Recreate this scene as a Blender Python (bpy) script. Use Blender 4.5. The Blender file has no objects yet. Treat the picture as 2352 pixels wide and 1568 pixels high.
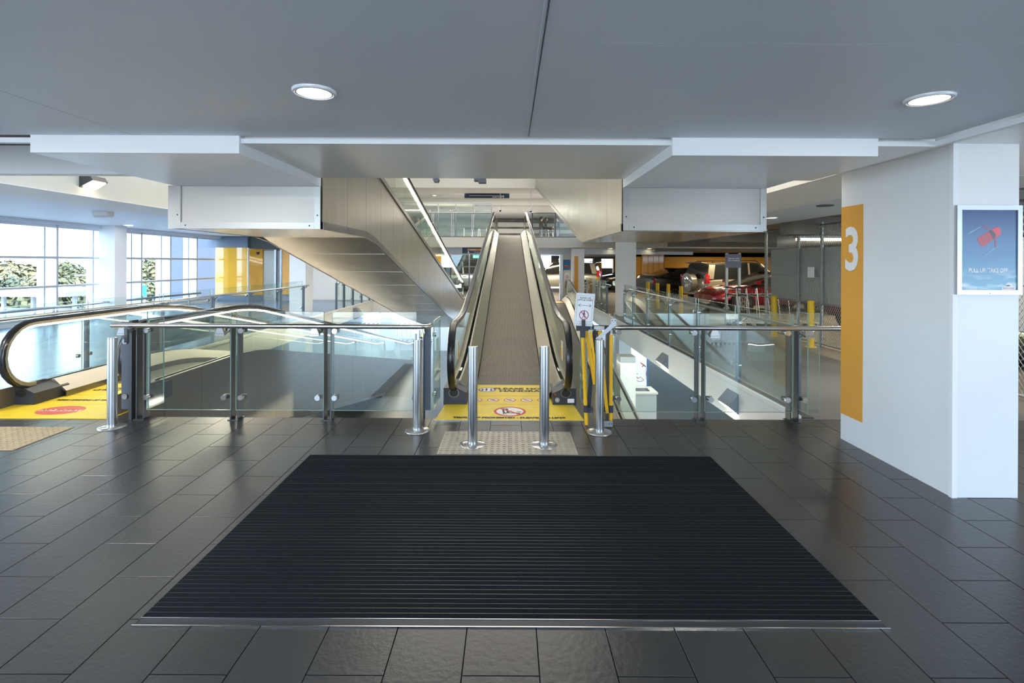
import bpy, math, random
from mathutils import Vector, Matrix
random.seed(7)
sc = bpy.context.scene
C = sc.collection
F, CX, CY, H, ROLL = 1165.0, 1170.0, 603.0, 1.6, 0.0045
PI = math.pi

# ------------------------------------------------------------------ camera, world, sun, exposure
cam = bpy.data.objects.new('camera', bpy.data.cameras.new('camera'))
C.objects.link(cam)
cam.data.sensor_width = 36.0
cam.data.lens = F / 2352 * 36
cam.data.shift_x = (1176 - CX) / 2352
cam.data.shift_y = -(784 - CY) / 2352
cam.data.clip_start = 0.05
cam.data.clip_end = 500
cam.matrix_world = Matrix.Translation((0, 0, H)) @ Matrix.Rotation(PI / 2, 4, 'X') @ Matrix.Rotation(ROLL, 4, 'Z')
sc.camera = cam
sc.view_settings.view_transform = 'Standard'
sc.view_settings.look = 'None'
sc.view_settings.exposure = 1.8
sc.view_settings.gamma = 1.0
sc.view_settings.use_curve_mapping = False
w = bpy.data.worlds.new('sky')
sc.world = w
w.use_nodes = True
bg = w.node_tree.nodes['Background']
bg.inputs[0].default_value = (0.60, 0.79, 1.0, 1)
bg.inputs[1].default_value = 2.6
sun = bpy.data.objects.new('sun', bpy.data.lights.new('sun', 'SUN'))
C.objects.link(sun)
sun.data.energy = 4.6
sun.data.angle = 0.01
sun.data.color = (1.0, 0.92, 0.78)
sun.rotation_euler = (math.radians(20), math.radians(50), 0)
def area(name, x, y, z, sx, sy, power, col, rot=(0, 0, 0), parent=None):
    l = bpy.data.lights.new(name, 'AREA'); l.shape = 'RECTANGLE'; l.size = sx; l.size_y = sy
    l.energy = power; l.color = col
    o = bpy.data.objects.new(name, l); C.objects.link(o); o.location = (x, y, z); o.rotation_euler = rot
    return o
WARM = (1.0, 0.80, 0.52)
NEUT = (1.0, 0.93, 0.82)
# added fill lights of halls, lobby, landing, level below and atrium; car-park tubes
area('hall_fill', -1.2, 23.4, 2.15, 8, 1.8, 130, NEUT)  # unseen fill for the far hall, kept behind the bulkhead
area('upper_hall_fill', -1.2, 23.4, 4.93, 8, 1.3, 190, NEUT)  # unseen fill tucked above the upper soffit edge
area('upper_hall_fill', 0.0, 29.0, 4.58, 8, 0.3, 260, NEUT)  # extra fill added to brighten the upper hall behind its glazing
for x, y in ((8.0, 14.9), (12.0, 14.9), (8.0, 18.6), (12.0, 18.6), (10.0, 22.6), (6.0, 26.5), (2.0, 26.5), (8.0, 34.0), (2.0, 34.0)):
    area('car_park_tube', x, y, 2.16 if y < 20 else 1.95, 1.3, 0.09, 24, WARM)
for x, y in ((7.4, 8.0), (7.4, 11.5), (9.5, 5.0)): area('car_park_tube', x, y, 2.40, 0.09, 1.3, 20, WARM)
area('fence_fill', 4.98, 6.9, 2.41, 0.07, 1.0, 13, NEUT)  # fill added for the fence boards, hidden behind the column
for x, y in ((-5.2, 0.3), (-3.6, 1.6), (-5.2, 2.6), (-8.0, 1.5), (-7.0, 3.6), (2.0, -1.4)):
    area('landing_fill', x, y, 2.405, 0.16, 0.16, 15, (1.0, 0.97, 0.92))  # out-of-view fill squares added to lift the floor and column side
area('void_wall_fill', 0.86, 9.5, -1.75, 0.05, 6.0, 34, NEUT, (0, -PI / 2, 0))  # added strip of fill brightening the white slab edge, no fitting there
for x, y in ((-9.5, 13.0), (-7.4, 13.0), (-9.5, 17.5), (-7.4, 19.0)): area('lobby_fill', x, y, 2.605, 0.22, 0.22, 16, NEUT)  # small fill squares added under the lobby ceiling
area('lower_hall_fill', -3.0, 24.5, -0.60, 9, 5, 95, (0.62, 0.80, 1.0))  # bluish fill added for the level below
area('lower_hall_fill', 3.6, 10.5, -0.60, 2.5, 7, 34, (0.95, 1.0, 0.88))  # second fill of the level below, under the right slab
area('soffit_fill', 4.9, 6.5, 2.42, 0.2, 0.2, 8, NEUT)  # small hidden fill added near the fence
area('atrium_fill', -1.3, 12.5, 7.6, 7, 12, 180, (1.0, 0.90, 0.76))  # broad fill added above the void, under the closed roof

def at(px, py, Y=None, Z=None, X=None):
    u, v = px - CX, py - CY
    u, v = u + v * ROLL, v - u * ROLL
    if Y is None:
        Y = (H - Z) * F / v if Z is not None else X * F / u
    return Vector((u * Y / F, Y, H - v * Y / F))

# ------------------------------------------------------------------ helpers
ORG = {}
def tag(o, label=None, cat=None, group=None, kind=None):
    if label: o['label'] = label
    if cat: o['category'] = cat
    if group: o['group'] = group
    if kind: o['kind'] = kind
    return o
def thing(name, label, cat, loc=(0, 0, 0), group=None, kind=None):
    o = bpy.data.objects.new(name, None); C.objects.link(o)
    o.location = loc; o.empty_display_size = 0.1
    ORG[o.name] = Vector(loc)
    return tag(o, label, cat, group, kind)
class MB:
    def __init__(s): s.v = []; s.f = []; s.m = []; s.cur = 0
    def mat(s, i): s.cur = i; return s
    def add(s, vs, fs):
        n = len(s.v); s.v += [tuple(p) for p in vs]
        s.f += [[n + i for i in f] for f in fs]; s.m += [s.cur] * len(fs)
        return s
    def box(s, x0, x1, y0, y1, z0, z1):
        if x0 > x1: x0, x1 = x1, x0
        if y0 > y1: y0, y1 = y1, y0
        if z0 > z1: z0, z1 = z1, z0
        v = [(x, y, z) for z in (z0, z1) for y in (y0, y1) for x in (x0, x1)]
        return s.add(v, [(0, 2, 3, 1), (4, 5, 7, 6), (0, 1, 5, 4), (2, 6, 7, 3), (0, 4, 6, 2), (1, 3, 7, 5)])
    def bbox(s, x0, x1, y0, y1, z0, z1, b=0.003):
        # box with chamfered top edges
        v = [(x0, y0, z0), (x1, y0, z0), (x1, y1, z0), (x0, y1, z0), (x0, y0, z1 - b), (x1, y0, z1 - b), (x1, y1, z1 - b), (x0, y1, z1 - b),
             (x0 + b, y0 + b, z1), (x1 - b, y0 + b, z1), (x1 - b, y1 - b, z1), (x0 + b, y1 - b, z1)]
        return s.add(v, [(3, 2, 1, 0), (0, 1, 5, 4), (1, 2, 6, 5), (2, 3, 7, 6), (3, 0, 4, 7), (4, 5, 9, 8), (5, 6, 10, 9), (6, 7, 11, 10), (7, 4, 8, 11), (8, 9, 10, 11)])
    def cyl(s, p0, p1, r, n=12, r1=None, caps=True):
        p0, p1 = Vector(p0), Vector(p1); d = (p1 - p0).normalized()
        a = d.orthogonal().normalized(); b = d.cross(a)
        r1 = r if r1 is None else r1
        vs = []
        for p, rr in ((p0, r), (p1, r1)):
            vs += [p + (a * math.cos(2 * PI * i / n) + b * math.sin(2 * PI * i / n)) * rr for i in range(n)]
        fs = [(i, (i + 1) % n, n + (i + 1) % n, n + i) for i in range(n)]
        if caps: fs += [tuple(range(n - 1, -1, -1)), tuple(range(n, 2 * n))]
        return s.add(vs, fs)
    def tube(s, pts, r, n=8):
        pts = [Vector(p) for p in pts]; vs = []; ref = None
        for i, p in enumerate(pts):
            d = (pts[min(i + 1, len(pts) - 1)] - pts[max(i - 1, 0)]).normalized()
            if ref is None: ref = d.orthogonal().normalized()
            a = (ref - d * ref.dot(d)).normalized(); ref = a; b = d.cross(a)
            vs += [p + (a * math.cos(2 * PI * k / n) + b * math.sin(2 * PI * k / n)) * r for k in range(n)]
        fs = [(i * n + k, i * n + (k + 1) % n, (i + 1) * n + (k + 1) % n, (i + 1) * n + k) for i in range(len(pts) - 1) for k in range(n)]
        fs += [tuple(range(n - 1, -1, -1)), tuple(range((len(pts) - 1) * n, len(pts) * n))]
        return s.add(vs, fs)
    def loft(s, secs, closed=False, caps=False):
        n = len(secs[0]); vs = [p for c in secs for p in c]
        k = n if closed else n - 1
        fs = [(i * n + j, (i + 1) * n + j, (i + 1) * n + (j + 1) % n, i * n + (j + 1) % n) for i in range(len(secs) - 1) for j in range(k)]
        if caps: fs += [tuple(range(n)), tuple(range(len(vs) - 1, len(vs) - n - 1, -1))]
        return s.add(vs, fs)
    def prism(s, pts, d):
        # extrude a planar polygon (3-D points) by vector d
        n = len(pts); d = Vector(d); pts = [Vector(p) for p in pts]
        return s.add(pts + [p + d for p in pts], [tuple(range(n)), tuple(range(2 * n - 1, n - 1, -1))] + [(i, n + i, n + (i + 1) % n, (i + 1) % n) for i in range(n)])
    def poly(s, pts): return s.add(pts, [tuple(range(len(pts)))])
    def disc(s, c, r, right, up, n=20, r0=0.0, rz=None):
        c, right, up = Vector(c), Vector(right), Vector(up); rz = rz or r
        o = [c + right * r * math.cos(2 * PI * i / n) + up * rz * math.sin(2 * PI * i / n) for i in range(n)]
        if r0 <= 0: return s.poly(o)
        q = r0 / r
        i_ = [c + (p - c) * q for p in o]
        return s.add(o + i_, [(i, (i + 1) % n, n + (i + 1) % n, n + i) for i in range(n)])
    def lathe(s, prof, c, n=20):
        c = Vector(c)
        secs = [[c + Vector((r * math.cos(2 * PI * i / n), r * math.sin(2 * PI * i / n), z)) for i in range(n)] for r, z in prof]
        return s.loft(secs, closed=True)
    def build(s, name, mats, parent=None, smooth=False, fix=False):
        if not isinstance(mats, (list, tuple)): mats = [mats]
        vs = [Vector(p) for p in s.v]
        if parent is not None: org = ORG[parent.name]
        else:
            lo = [min(p[i] for p in vs) for i in range(3)]; hi = [max(p[i] for p in vs) for i in range(3)]
            org = Vector(((lo[0] + hi[0]) / 2, (lo[1] + hi[1]) / 2, lo[2]))
        me = bpy.data.meshes.new(name)
        me.from_pydata([tuple(p - org) for p in vs], [], s.f)
        for m in mats: me.materials.append(m)
        me.polygons.foreach_set('material_index', s.m)
        if smooth: me.polygons.foreach_set('use_smooth', [True] * len(s.f))
        me.update()
        if fix:
            import bmesh
            bm = bmesh.new(); bm.from_mesh(me); bmesh.ops.recalc_face_normals(bm, faces=bm.faces); bm.to_mesh(me); bm.free()
        if smooth:
            try: me.set_sharp_from_angle(angle=math.radians(35))
            except Exception: pass
        o = bpy.data.objects.new(name, me); C.objects.link(o)
        if parent is not None: o.parent = parent
        else: o.location = org
        ORG[o.name] = org
        return o
def mbox(*a): return MB().box(*a)
def copy_tree(o, parent=None):
    c = o.copy(); C.objects.link(c); c.parent = parent
    ORG[c.name] = ORG.get(o.name, Vector())
    for ch in list(o.children): copy_tree(ch, c)
    return c
def dup(o, loc, rz=0, label=None, sx=None):
    c = copy_tree(o); c.location = loc; c.rotation_euler = (0, 0, rz)
    if label: c['label'] = label
    if sx: c.scale = sx
    return c
def text(name, s, size, origin, right, up, m, parent=None, depth=0.0, sx=1.0, bold=0.0, align='CENTER'):
    cu = bpy.data.curves.new('t', 'FONT'); cu.body = s; cu.size = size; cu.align_x = align; cu.align_y = 'CENTER'
    cu.resolution_u = 3; cu.offset = bold; cu.extrude = depth; cu.space_line = 0.95
    o = bpy.data.objects.new('t', cu); C.objects.link(o)
    bpy.context.view_layer.update()
    me = bpy.data.meshes.new_from_object(o.evaluated_get(bpy.context.evaluated_depsgraph_get()))
    bpy.data.objects.remove(o); bpy.data.curves.remove(cu)
    right, up = Vector(right).normalized(), Vector(up).normalized(); n = right.cross(up)
    org = ORG[parent.name] if parent is not None else Vector(origin)
    M = Matrix.Identity(4)
    for i in range(3): M[i][0] = right[i] * sx; M[i][1] = up[i]; M[i][2] = n[i]; M[i][3] = origin[i] - org[i]
    me.transform(M); me.materials.clear(); me.materials.append(m); me.name = name
    ob = bpy.data.objects.new(name, me); C.objects.link(ob)
    if parent is not None: ob.parent = parent
    else: ob.location = org
    ORG[ob.name] = org
    return ob

# ------------------------------------------------------------------ materials
def mat(name, col, rough=0.5, metal=0.0, bump=0.0, bs=(40, 40, 40), var=0.0, vs=(3, 3, 3), emit=None, es=0.0, coat=0.0, spec=None, bd=0.01, rnd=0.0, world=False, detail=4):
    m = bpy.data.materials.new(name); m.use_nodes = True; nt = m.node_tree; N = nt.nodes; L = nt.links
    b = N['Principled BSDF']
    c4 = (col[0], col[1], col[2], 1)
    b.inputs['Base Color'].default_value = c4; b.inputs['Roughness'].default_value = rough; b.inputs['Metallic'].default_value = metal
    if spec is not None: b.inputs['Specular IOR Level'].default_value = spec
    if coat: b.inputs['Coat Weight'].default_value = coat; b.inputs['Coat Roughness'].default_value = 0.05
    if emit: b.inputs['Emission Color'].default_value = (*emit, 1); b.inputs['Emission Strength'].default_value = es
    def coords(scale):
        if world: src = N.new('ShaderNodeNewGeometry').outputs['Position']
        else: src = N.new('ShaderNodeTexCoord').outputs['Object']
        mp = N.new('ShaderNodeMapping'); mp.inputs['Scale'].default_value = scale; L.new(src, mp.inputs['Vector']); return mp.outputs[0]
    cur = None
    if var:
        t = N.new('ShaderNodeTexNoise'); t.inputs['Scale'].default_value = 1; t.inputs['Detail'].default_value = detail; L.new(coords(vs), t.inputs['Vector'])
        mr = N.new('ShaderNodeMapRange'); mr.inputs[1].default_value = 0.3; mr.inputs[2].default_value = 0.7; mr.inputs[3].default_value = 1 - var; mr.inputs[4].default_value = 1 + var; L.new(t.outputs[0], mr.inputs[0])
        hs = N.new('ShaderNodeHueSaturation'); hs.inputs['Color'].default_value = c4; L.new(mr.outputs[0], hs.inputs['Value']); cur = hs.outputs[0]
        L.new(cur, b.inputs['Base Color'])
    if rnd:
        oi = N.new('ShaderNodeObjectInfo'); mr = N.new('ShaderNodeMapRange'); mr.inputs[3].default_value = 1 - rnd; mr.inputs[4].default_value = 1 + rnd
        L.new(oi.outputs['Random'], mr.inputs[0]); hs = N.new('ShaderNodeHueSaturation'); hs.inputs['Color'].default_value = c4
        if cur: L.new(cur, hs.inputs['Color'])
        L.new(mr.outputs[0], hs.inputs['Value']); L.new(hs.outputs[0], b.inputs['Base Color'])
    if bump:
        t = N.new('ShaderNodeTexNoise'); t.inputs['Scale'].default_value = 1; t.inputs['Detail'].default_value = detail; L.new(coords(bs), t.inputs['Vector'])
        bp = N.new('ShaderNodeBump'); bp.inputs['Strength'].default_value = bump; bp.inputs['Distance'].default_value = bd
        L.new(t.outputs[0], bp.inputs['Height']); L.new(bp.outputs[0], b.inputs['Normal'])
    return m
def stripes(m, axis, pitch, dark, duty=0.5, bumpd=0.0):
    # fine ribs along one axis: modulates the base colour in object space
    nt = m.node_tree; N = nt.nodes; L = nt.links; b = N['Principled BSDF']
    g = N.new('ShaderNodeNewGeometry'); sp = N.new('ShaderNodeSeparateXYZ'); L.new(g.outputs['Position'], sp.inputs[0])
    mu = N.new('ShaderNodeMath'); mu.operation = 'MULTIPLY'; mu.inputs[1].default_value = 1 / pitch; L.new(sp.outputs[axis], mu.inputs[0])
    fr = N.new('ShaderNodeMath'); fr.operation = 'FRACT'; L.new(mu.outputs[0], fr.inputs[0])
    gt = N.new('ShaderNodeMath'); gt.operation = 'GREATER_THAN'; gt.inputs[1].default_value = duty; L.new(fr.outputs[0], gt.inputs[0])
    mx = N.new('ShaderNodeMix'); mx.data_type = 'RGBA'; L.new(gt.outputs[0], mx.inputs[0])
    c = b.inputs['Base Color'].default_value
    src = b.inputs['Base Color'].links[0].from_socket if b.inputs['Base Color'].links else None
    if src: L.new(src, mx.inputs[6])
    else: mx.inputs[6].default_value = c
    mx.inputs[7].default_value = (c[0] * dark, c[1] * dark, c[2] * dark, 1)
    L.new(mx.outputs[2], b.inputs['Base Color'])
    return m
def glass_mat(name, tint, base=0.05, gain=1.0, rough=0.0):
    m = bpy.data.materials.new(name); m.use_nodes = True; nt = m.node_tree; N = nt.nodes; L = nt.links
    for n in list(N): N.remove(n)
    out = N.new('ShaderNodeOutputMaterial'); tr = N.new('ShaderNodeBsdfTransparent'); gl = N.new('ShaderNodeBsdfGlossy'); mx = N.new('ShaderNodeMixShader')
    tr.inputs[0].default_value = (*tint, 1); gl.inputs['Color'].default_value = (0.95, 1, 0.98, 1); gl.inputs['Roughness'].default_value = rough
    lw = N.new('ShaderNodeLayerWeight'); lw.inputs[0].default_value = 0.5
    pw = N.new('ShaderNodeMath'); pw.operation = 'POWER'; pw.inputs[1].default_value = 5; L.new(lw.outputs['Facing'], pw.inputs[0])
    mr = N.new('ShaderNodeMapRange'); mr.inputs[3].default_value = base * gain; mr.inputs[4].default_value = 0.9; L.new(pw.outputs[0], mr.inputs[0])
    L.new(mr.outputs[0], mx.inputs[0]); L.new(tr.outputs[0], mx.inputs[1]); L.new(gl.outputs[0], mx.inputs[2]); L.new(mx.outputs[0], out.inputs[0])
    return m
W_CEIL = mat('grey_ceiling_paint', (0.66, 0.71, 0.78), 0.45, bump=0.10, bs=(6, 6, 6), bd=0.01, var=0.03, vs=(0.8, 0.8, 0.8), world=True)
W_WHITE = mat('white_paint', (0.86, 0.87, 0.89), 0.45, bump=0.05, bs=(20, 20, 20), world=True)
W_SOFF = mat('soffit_paint', (0.86, 0.86, 0.85), 0.30, bump=0.05, bs=(10, 10, 10), world=True)
W_CREAM = mat('cream_paint', (0.74, 0.72, 0.67), 0.5, var=0.03, vs=(0.6, 0.6, 0.6), world=True)
W_COL = mat('column_paint', (0.82, 0.83, 0.84), 0.4, bump=0.1, bs=(12, 12, 3), var=0.02, vs=(2, 2, 2), world=True)
M_CONC = mat('concrete', (0.20, 0.19, 0.17), 0.8, var=0.3, vs=(1.5, 1.5, 1.5), bump=0.3, world=True)
M_CARFLOOR = mat('car_park_floor', (0.13, 0.125, 0.12), 0.6, var=0.25, vs=(0.7, 0.7, 0.7), world=True)
M_TILE = mat('slate_tile', (0.039, 0.0415, 0.0455), 0.28, bump=0.28, bs=(38, 38, 38), var=0.10, vs=(2, 2, 2), rnd=0.10, bd=0.006, world=True, spec=0.6)
M_GROUT = mat('grout', (0.055, 0.055, 0.06), 0.9)
M_FARTILE = mat('window_tinted_tile', (0.075, 0.14, 0.25), 0.22, bump=0.12, bs=(25, 25, 25), var=0.15, vs=(1, 1, 1), world=True, spec=0.9)  # blue of the window reflection put into the tile colour
M_LOWTILE = mat('lower_floor_tile', (0.125, 0.135, 0.12), 0.3, var=0.1, vs=(1, 1, 1), world=True)
M_STEEL = mat('brushed_steel', (0.52, 0.52, 0.52), 0.27, 1.0, bump=0.1, bs=(400, 400, 4), bd=0.002)
M_POLISH = mat('polished_steel', (0.72, 0.73, 0.75), 0.16, 1.0)
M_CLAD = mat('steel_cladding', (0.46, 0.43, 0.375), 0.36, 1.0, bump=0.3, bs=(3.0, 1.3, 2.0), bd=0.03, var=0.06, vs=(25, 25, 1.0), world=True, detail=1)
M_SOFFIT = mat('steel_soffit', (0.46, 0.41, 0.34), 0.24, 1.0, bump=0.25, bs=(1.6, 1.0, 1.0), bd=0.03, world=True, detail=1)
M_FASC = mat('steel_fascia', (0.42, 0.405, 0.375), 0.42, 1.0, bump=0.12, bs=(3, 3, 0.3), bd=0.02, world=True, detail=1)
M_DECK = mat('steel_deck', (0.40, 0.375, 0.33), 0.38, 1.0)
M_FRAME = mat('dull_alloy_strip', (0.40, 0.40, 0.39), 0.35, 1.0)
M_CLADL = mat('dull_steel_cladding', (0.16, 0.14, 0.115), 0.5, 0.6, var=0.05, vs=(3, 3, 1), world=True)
M_SKIRT = mat('skirt_steel', (0.20, 0.195, 0.185), 0.30, 1.0)
M_RUB = mat('black_rubber', (0.012, 0.012, 0.014), 0.28, coat=0.2)
M_BOXD = mat('dark_moulding', (0.030, 0.035, 0.048), 0.4)
M_POST = mat('charcoal_steel', (0.11, 0.115, 0.125), 0.36, 0.75)
M_ENDP = mat('slate_blue_steel', (0.10, 0.115, 0.14), 0.4, 0.4)
M_BELT = stripes(mat('pallet_aluminium', (0.20, 0.187, 0.152), 0.55, 0.3, rnd=0.05, var=0.08, vs=(30, 3, 3), world=True), 0, 0.0165, 0.35, 0.5)
M_YEL = mat('yellow_plate', (0.84, 0.62, 0.035), 0.42, var=0.06, vs=(8, 8, 8), world=True)
M_YPAINT = mat('yellow_bollard_paint', (0.72, 0.48, 0.01), 0.3)
M_BARY = mat('barrier_yellow', (0.90, 0.50, 0.01), 0.35)
M_ORANGE = mat('orange_stripe_paint', (0.78, 0.37, 0.05), 0.45)
M_ORWALL = mat('orange_wall_paint', (0.70, 0.33, 0.01), 0.5)
M_ORGLASS = mat('orange_back_painted_glass', (0.86, 0.46, 0.03), 0.05, coat=1.0)
M_ORWOOD = mat('orange_veneer', (0.75, 0.38, 0.08), 0.25, coat=0.4, var=0.08, vs=(8, 8, 1))
M_GLASS = glass_mat('clear_glass', (0.93, 0.975, 0.96), 0.045)
M_FGLASS = glass_mat('front_glass', (0.95, 0.98, 0.975), 0.06)
M_WGLASS = glass_mat('window_glass', (0.97, 0.985, 0.99), 0.02)
M_TGLASS = glass_mat('balustrade_glass', (0.93, 0.95, 0.90), 0.05)
M_EDGE = mat('glass_edge', (0.30, 0.43, 0.38), 0.15, emit=None)
M_ALU = mat('window_aluminium', (0.50, 0.53, 0.57), 0.35, 0.5)
M_ALUW = mat('white_aluminium', (0.72, 0.75, 0.80), 0.35, 0.1)
M_LED = mat('led_strip', (1, 0.95, 0.85), 0.5, emit=(1.0, 0.86, 0.66), es=9.0)
M_LAMPW = mat('lamp_diffuser', (1, 1, 1), 0.5, emit=(1.0, 0.96, 0.88), es=6.0)
M_LAMPY = mat('lamp_diffuser_warm', (1, 1, 1), 0.5, emit=(1.0, 0.84, 0.50), es=3.5)
M_BLACK = mat('black', (0.01, 0.01, 0.01), 0.5)
M_WHITEP = mat('white_print', (0.85, 0.85, 0.86), 0.5)
M_RED = mat('red_print', (0.60, 0.04, 0.03), 0.5)
M_NAVY = mat('navy_sign', (0.012, 0.035, 0.085), 0.4)
M_GREEN = mat('exit_green', (0.0, 0.35, 0.12), 0.5, emit=(0.05, 0.8, 0.35), es=0.8)
M_CARPET = mat('mat_carpet', (0.0105, 0.0135, 0.0195), 0.95, bump=0.9, bs=(260, 260, 260), bd=0.006, var=0.6, vs=(150, 150, 150), world=True, spec=0.1)
M_CRAIL = mat('mat_rail', (0.16, 0.155, 0.13), 0.35, 0.8)
M_TACT = mat('tactile_steel', (0.36, 0.345, 0.305), 0.42, 0.6, var=0.12, vs=(12, 12, 12), world=True)
M_TACTD = mat('tactile_buff', (0.40, 0.32, 0.20), 0.6, var=0.12, vs=(12, 12, 12), world=True)
M_GALV = mat('galvanised_steel', (0.34, 0.37, 0.39), 0.45, 0.6)
M_PANELG = mat('grey_board', (0.50, 0.51, 0.49), 0.5)
M_PLATEC = mat('clear_cover_ring', (0.42, 0.42, 0.42), 0.15, 0.55)

# ------------------------------------------------------------------ setting: floors
def struct(o, label=None): o['kind'] = 'structure'; return tag(o, label)
floor = struct(mbox(-12.2, 5.9, -4.5, 5.215, -0.47, -0.010).build('floor', M_GROUT))
TW, TX, TY, G = 0.3025, -0.178, 1.965, 0.0020
MX0, MX1, MY0, MY1 = -1.640, 1.672, 2.205, 4.215
tiles, far_tiles = [], MB()
def skip(x0, x1, y0, y1):
    if x0 > MX0 and x1 < MX1 and y0 > MY0 and y1 < MY1: return True
    if x0 > 3.03 and x1 < 3.53 and y0 > 3.46 and y1 < 4.68: return True
    return False
for i in range(-40, 19):
    for j in range(-21, 11):
        if (i + j) % 2: continue
        x0, x1 = TX + TW * i, TX + TW * (i + 1)
        y0, y1 = TY + TW * j, TY + TW * (j + 2)
        y1 = min(y1, 5.213)
        if y0 < -4.5: continue
        if y1 - y0 < 0.03 or skip(x0, x1, y0, y1): continue
        near = y1 > 1.95 and -1.05 * y1 - 0.1 < x1 and x0 < 1.04 * y1 + 0.1
        (tiles if near else far_tiles).append((x0 + G, x1 - G, y0 + G, y1 - G)) if near else far_tiles.box(x0 + G, x1 - G, y0 + G, y1 - G, -0.0095, 0.0)
base_tile = {}
for (x0, x1, y0, y1) in tiles[:300]:
    key = round(y1 - y0, 3)
    if key not in base_tile:
        hx, hy = (x1 - x0) / 2, (y1 - y0) / 2
        me = MB().bbox(-hx, hx, -hy, hy, -0.0095, 0.0, 0.0012)
        d = bpy.data.meshes.new('tile'); d.from_pydata(me.v, [], me.f); d.materials.append(M_TILE); d.update(); base_tile[key] = d
    o = bpy.data.objects.new('tile', base_tile[key]); C.objects.link(o); o.parent = floor
    o.location = Vector(((x0 + x1) / 2, (y0 + y1) / 2, random.uniform(-0.0003, 0.0001))) - floor.location
for (x0, x1, y0, y1) in tiles[300:]: far_tiles.box(x0, x1, y0, y1, -0.0095, 0.0)
tag(far_tiles.build('tile_field', M_TILE, floor), kind='stuff')
# side, far and other slabs
def slab(x0, x1, y0, y1, z1, th, top, side=None, name='floor', label=None):
    mb = MB().mat(0).box(x0, x1, y0, y1, z1 - 0.03, z1).mat(1).box(x0, x1, y0, y1, z1 - th, z1 - 0.0305)
    return struct(mb.build(name, [top, side or W_CREAM]), label)
slab(-12.2, -5.65, 5.22, 26.0, 0.0, 0.47, M_FARTILE, W_CREAM, label='tiled floor beside the window wall, blue window reflection in its colour')
slab(3.0, 5.9, 5.22, 21.0, 0.0, 0.47, M_CARFLOOR, W_WHITE, label='grey floor between void and chain-link fence')
slab(5.9, 34.0, -2.0, 46.0, 0.0, 0.47, M_CARFLOOR, label='concrete floor of the car park')
slab(-5.65, 5.9, 21.0, 32.0, 0.0, 0.47, M_CARFLOOR, W_CREAM, label='floor of the hall across the void')
slab(-12.2, 34.0, 21.0, 46.0, 2.68, 0.45, M_CARFLOOR, W_CREAM, label='upper floor slab across the void')
slab(-13.0, 20.0, 5.0, 60.0, -2.68, 0.4, M_LOWTILE, label='tiled floor of the level below')
slab(-13.0, 20.0, -2.0, 5.2, -2.68, 0.4, M_LOWTILE)
# thin trims on slab edges
struct(MB().box(-5.66, -5.63, 5.25, 21.0, -0.02, 0.035).build('trim_1', W_CREAM))
struct(MB().box(2.985, 3.03, 5.25, 21.0, -0.02, 0.030).build('trim_2', W_WHITE))
struct(MB().box(3.03, 3.16, 5.25, 21.0, 0.0, 0.012).build('trim_3', M_POST))

# ceiling over the landing
mb = MB().box(-2.437, 0.1165, -4.5, 3.28, 2.412, 2.60).box(-12.0, -2.443, -4.5, 3.28, 2.412, 2.60).box(0.1235, 2.74, 1.871, 3.28, 2.412, 2.60).box(0.1235, 2.74, -4.5, 1.869, 2.412, 2.60)
mb.box(-2.443, -2.437, -4.5, 3.28, 2.425, 2.6).box(0.1165, 0.1235, -4.5, 3.28, 2.428, 2.6)
ceiling = struct(mb.build('ceiling', W_CEIL))
# seam bead of the ceiling
struct(MB().box(0.1055, 0.1085, -4.5, 3.28, 2.409, 2.413).box(0.1315, 0.1335, -4.5, 3.28, 2.4105, 2.413).build('trim_4', W_CEIL))
# cove trims and soffit strip round the ceiling edge
struct(MB().box(-1.75, 1.05, 3.30, 3.34, 2.368, 2.40).build('trim_5', W_WHITE))
struct(MB().box(-12.0, -3.10, 3.30, 3.34, 2.368, 2.40).build('trim_6', W_WHITE))
struct(MB().box(2.36, 2.78, 3.30, 3.34, 2.368, 2.40).box(2.76, 2.80, -4.5, 3.30, 2.368, 2.40).build('trim_7', W_WHITE))
struct(mbox(-1.75, 1.05, 3.34, 4.65, 2.370, 2.62).build('ceiling', W_SOFF), 'smooth grey soffit in front of the atrium')
struct(mbox(-12.0, -3.10, 4.50, 4.619, 2.370, 2.62).build('ceiling', W_WHITE), 'white downstand beam toward the window side')
struct(MB().box(2.36, 2.80, 3.34, 4.70, 2.372, 2.60).box(2.80, 6.2, -4.5, 4.70, 2.43, 2.62).build('ceiling', W_SOFF), 'pale soffit around the column')
struct(MB().box(3.03, 4.15, 4.70, 21.0, 2.43, 2.60).build('ceiling', W_SOFF), 'beige soffit at the void edge')
struct(MB().box(4.15, 5.5, 4.70, 21.0, 2.428, 2.60).build('ceiling', W_CEIL), 'grey soffit beside the fence')
# upper slab above the boxes and car-park slab
struct(mbox(-12.2, 5.9, -4.5, 4.60, 2.621, 2.68).build('floor', M_CARFLOOR), 'slab of the upper level')
mb = MB().box(5.5, 34, -2, 21, 2.52, 2.68)
for y in (-1.0, 2.5, 6.2, 9.9, 13.6, 17.3): mb.box(5.55, 34, y, y + 0.5, 2.18 if y > 9 else 2.3, 2.519)
struct(mb.build('ceiling', M_CONC), 'dark concrete slab with beams over the car park')
mb = MB().box(6.2, 34, 21.0, 46, 2.12, 2.229)
for y in (24.5, 31, 38): mb.box(3.5, 34, y, y + 0.5, 1.92, 2.119)
struct(mb.build('ceiling', M_CONC), 'dark concrete slab over the far car park')
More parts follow.
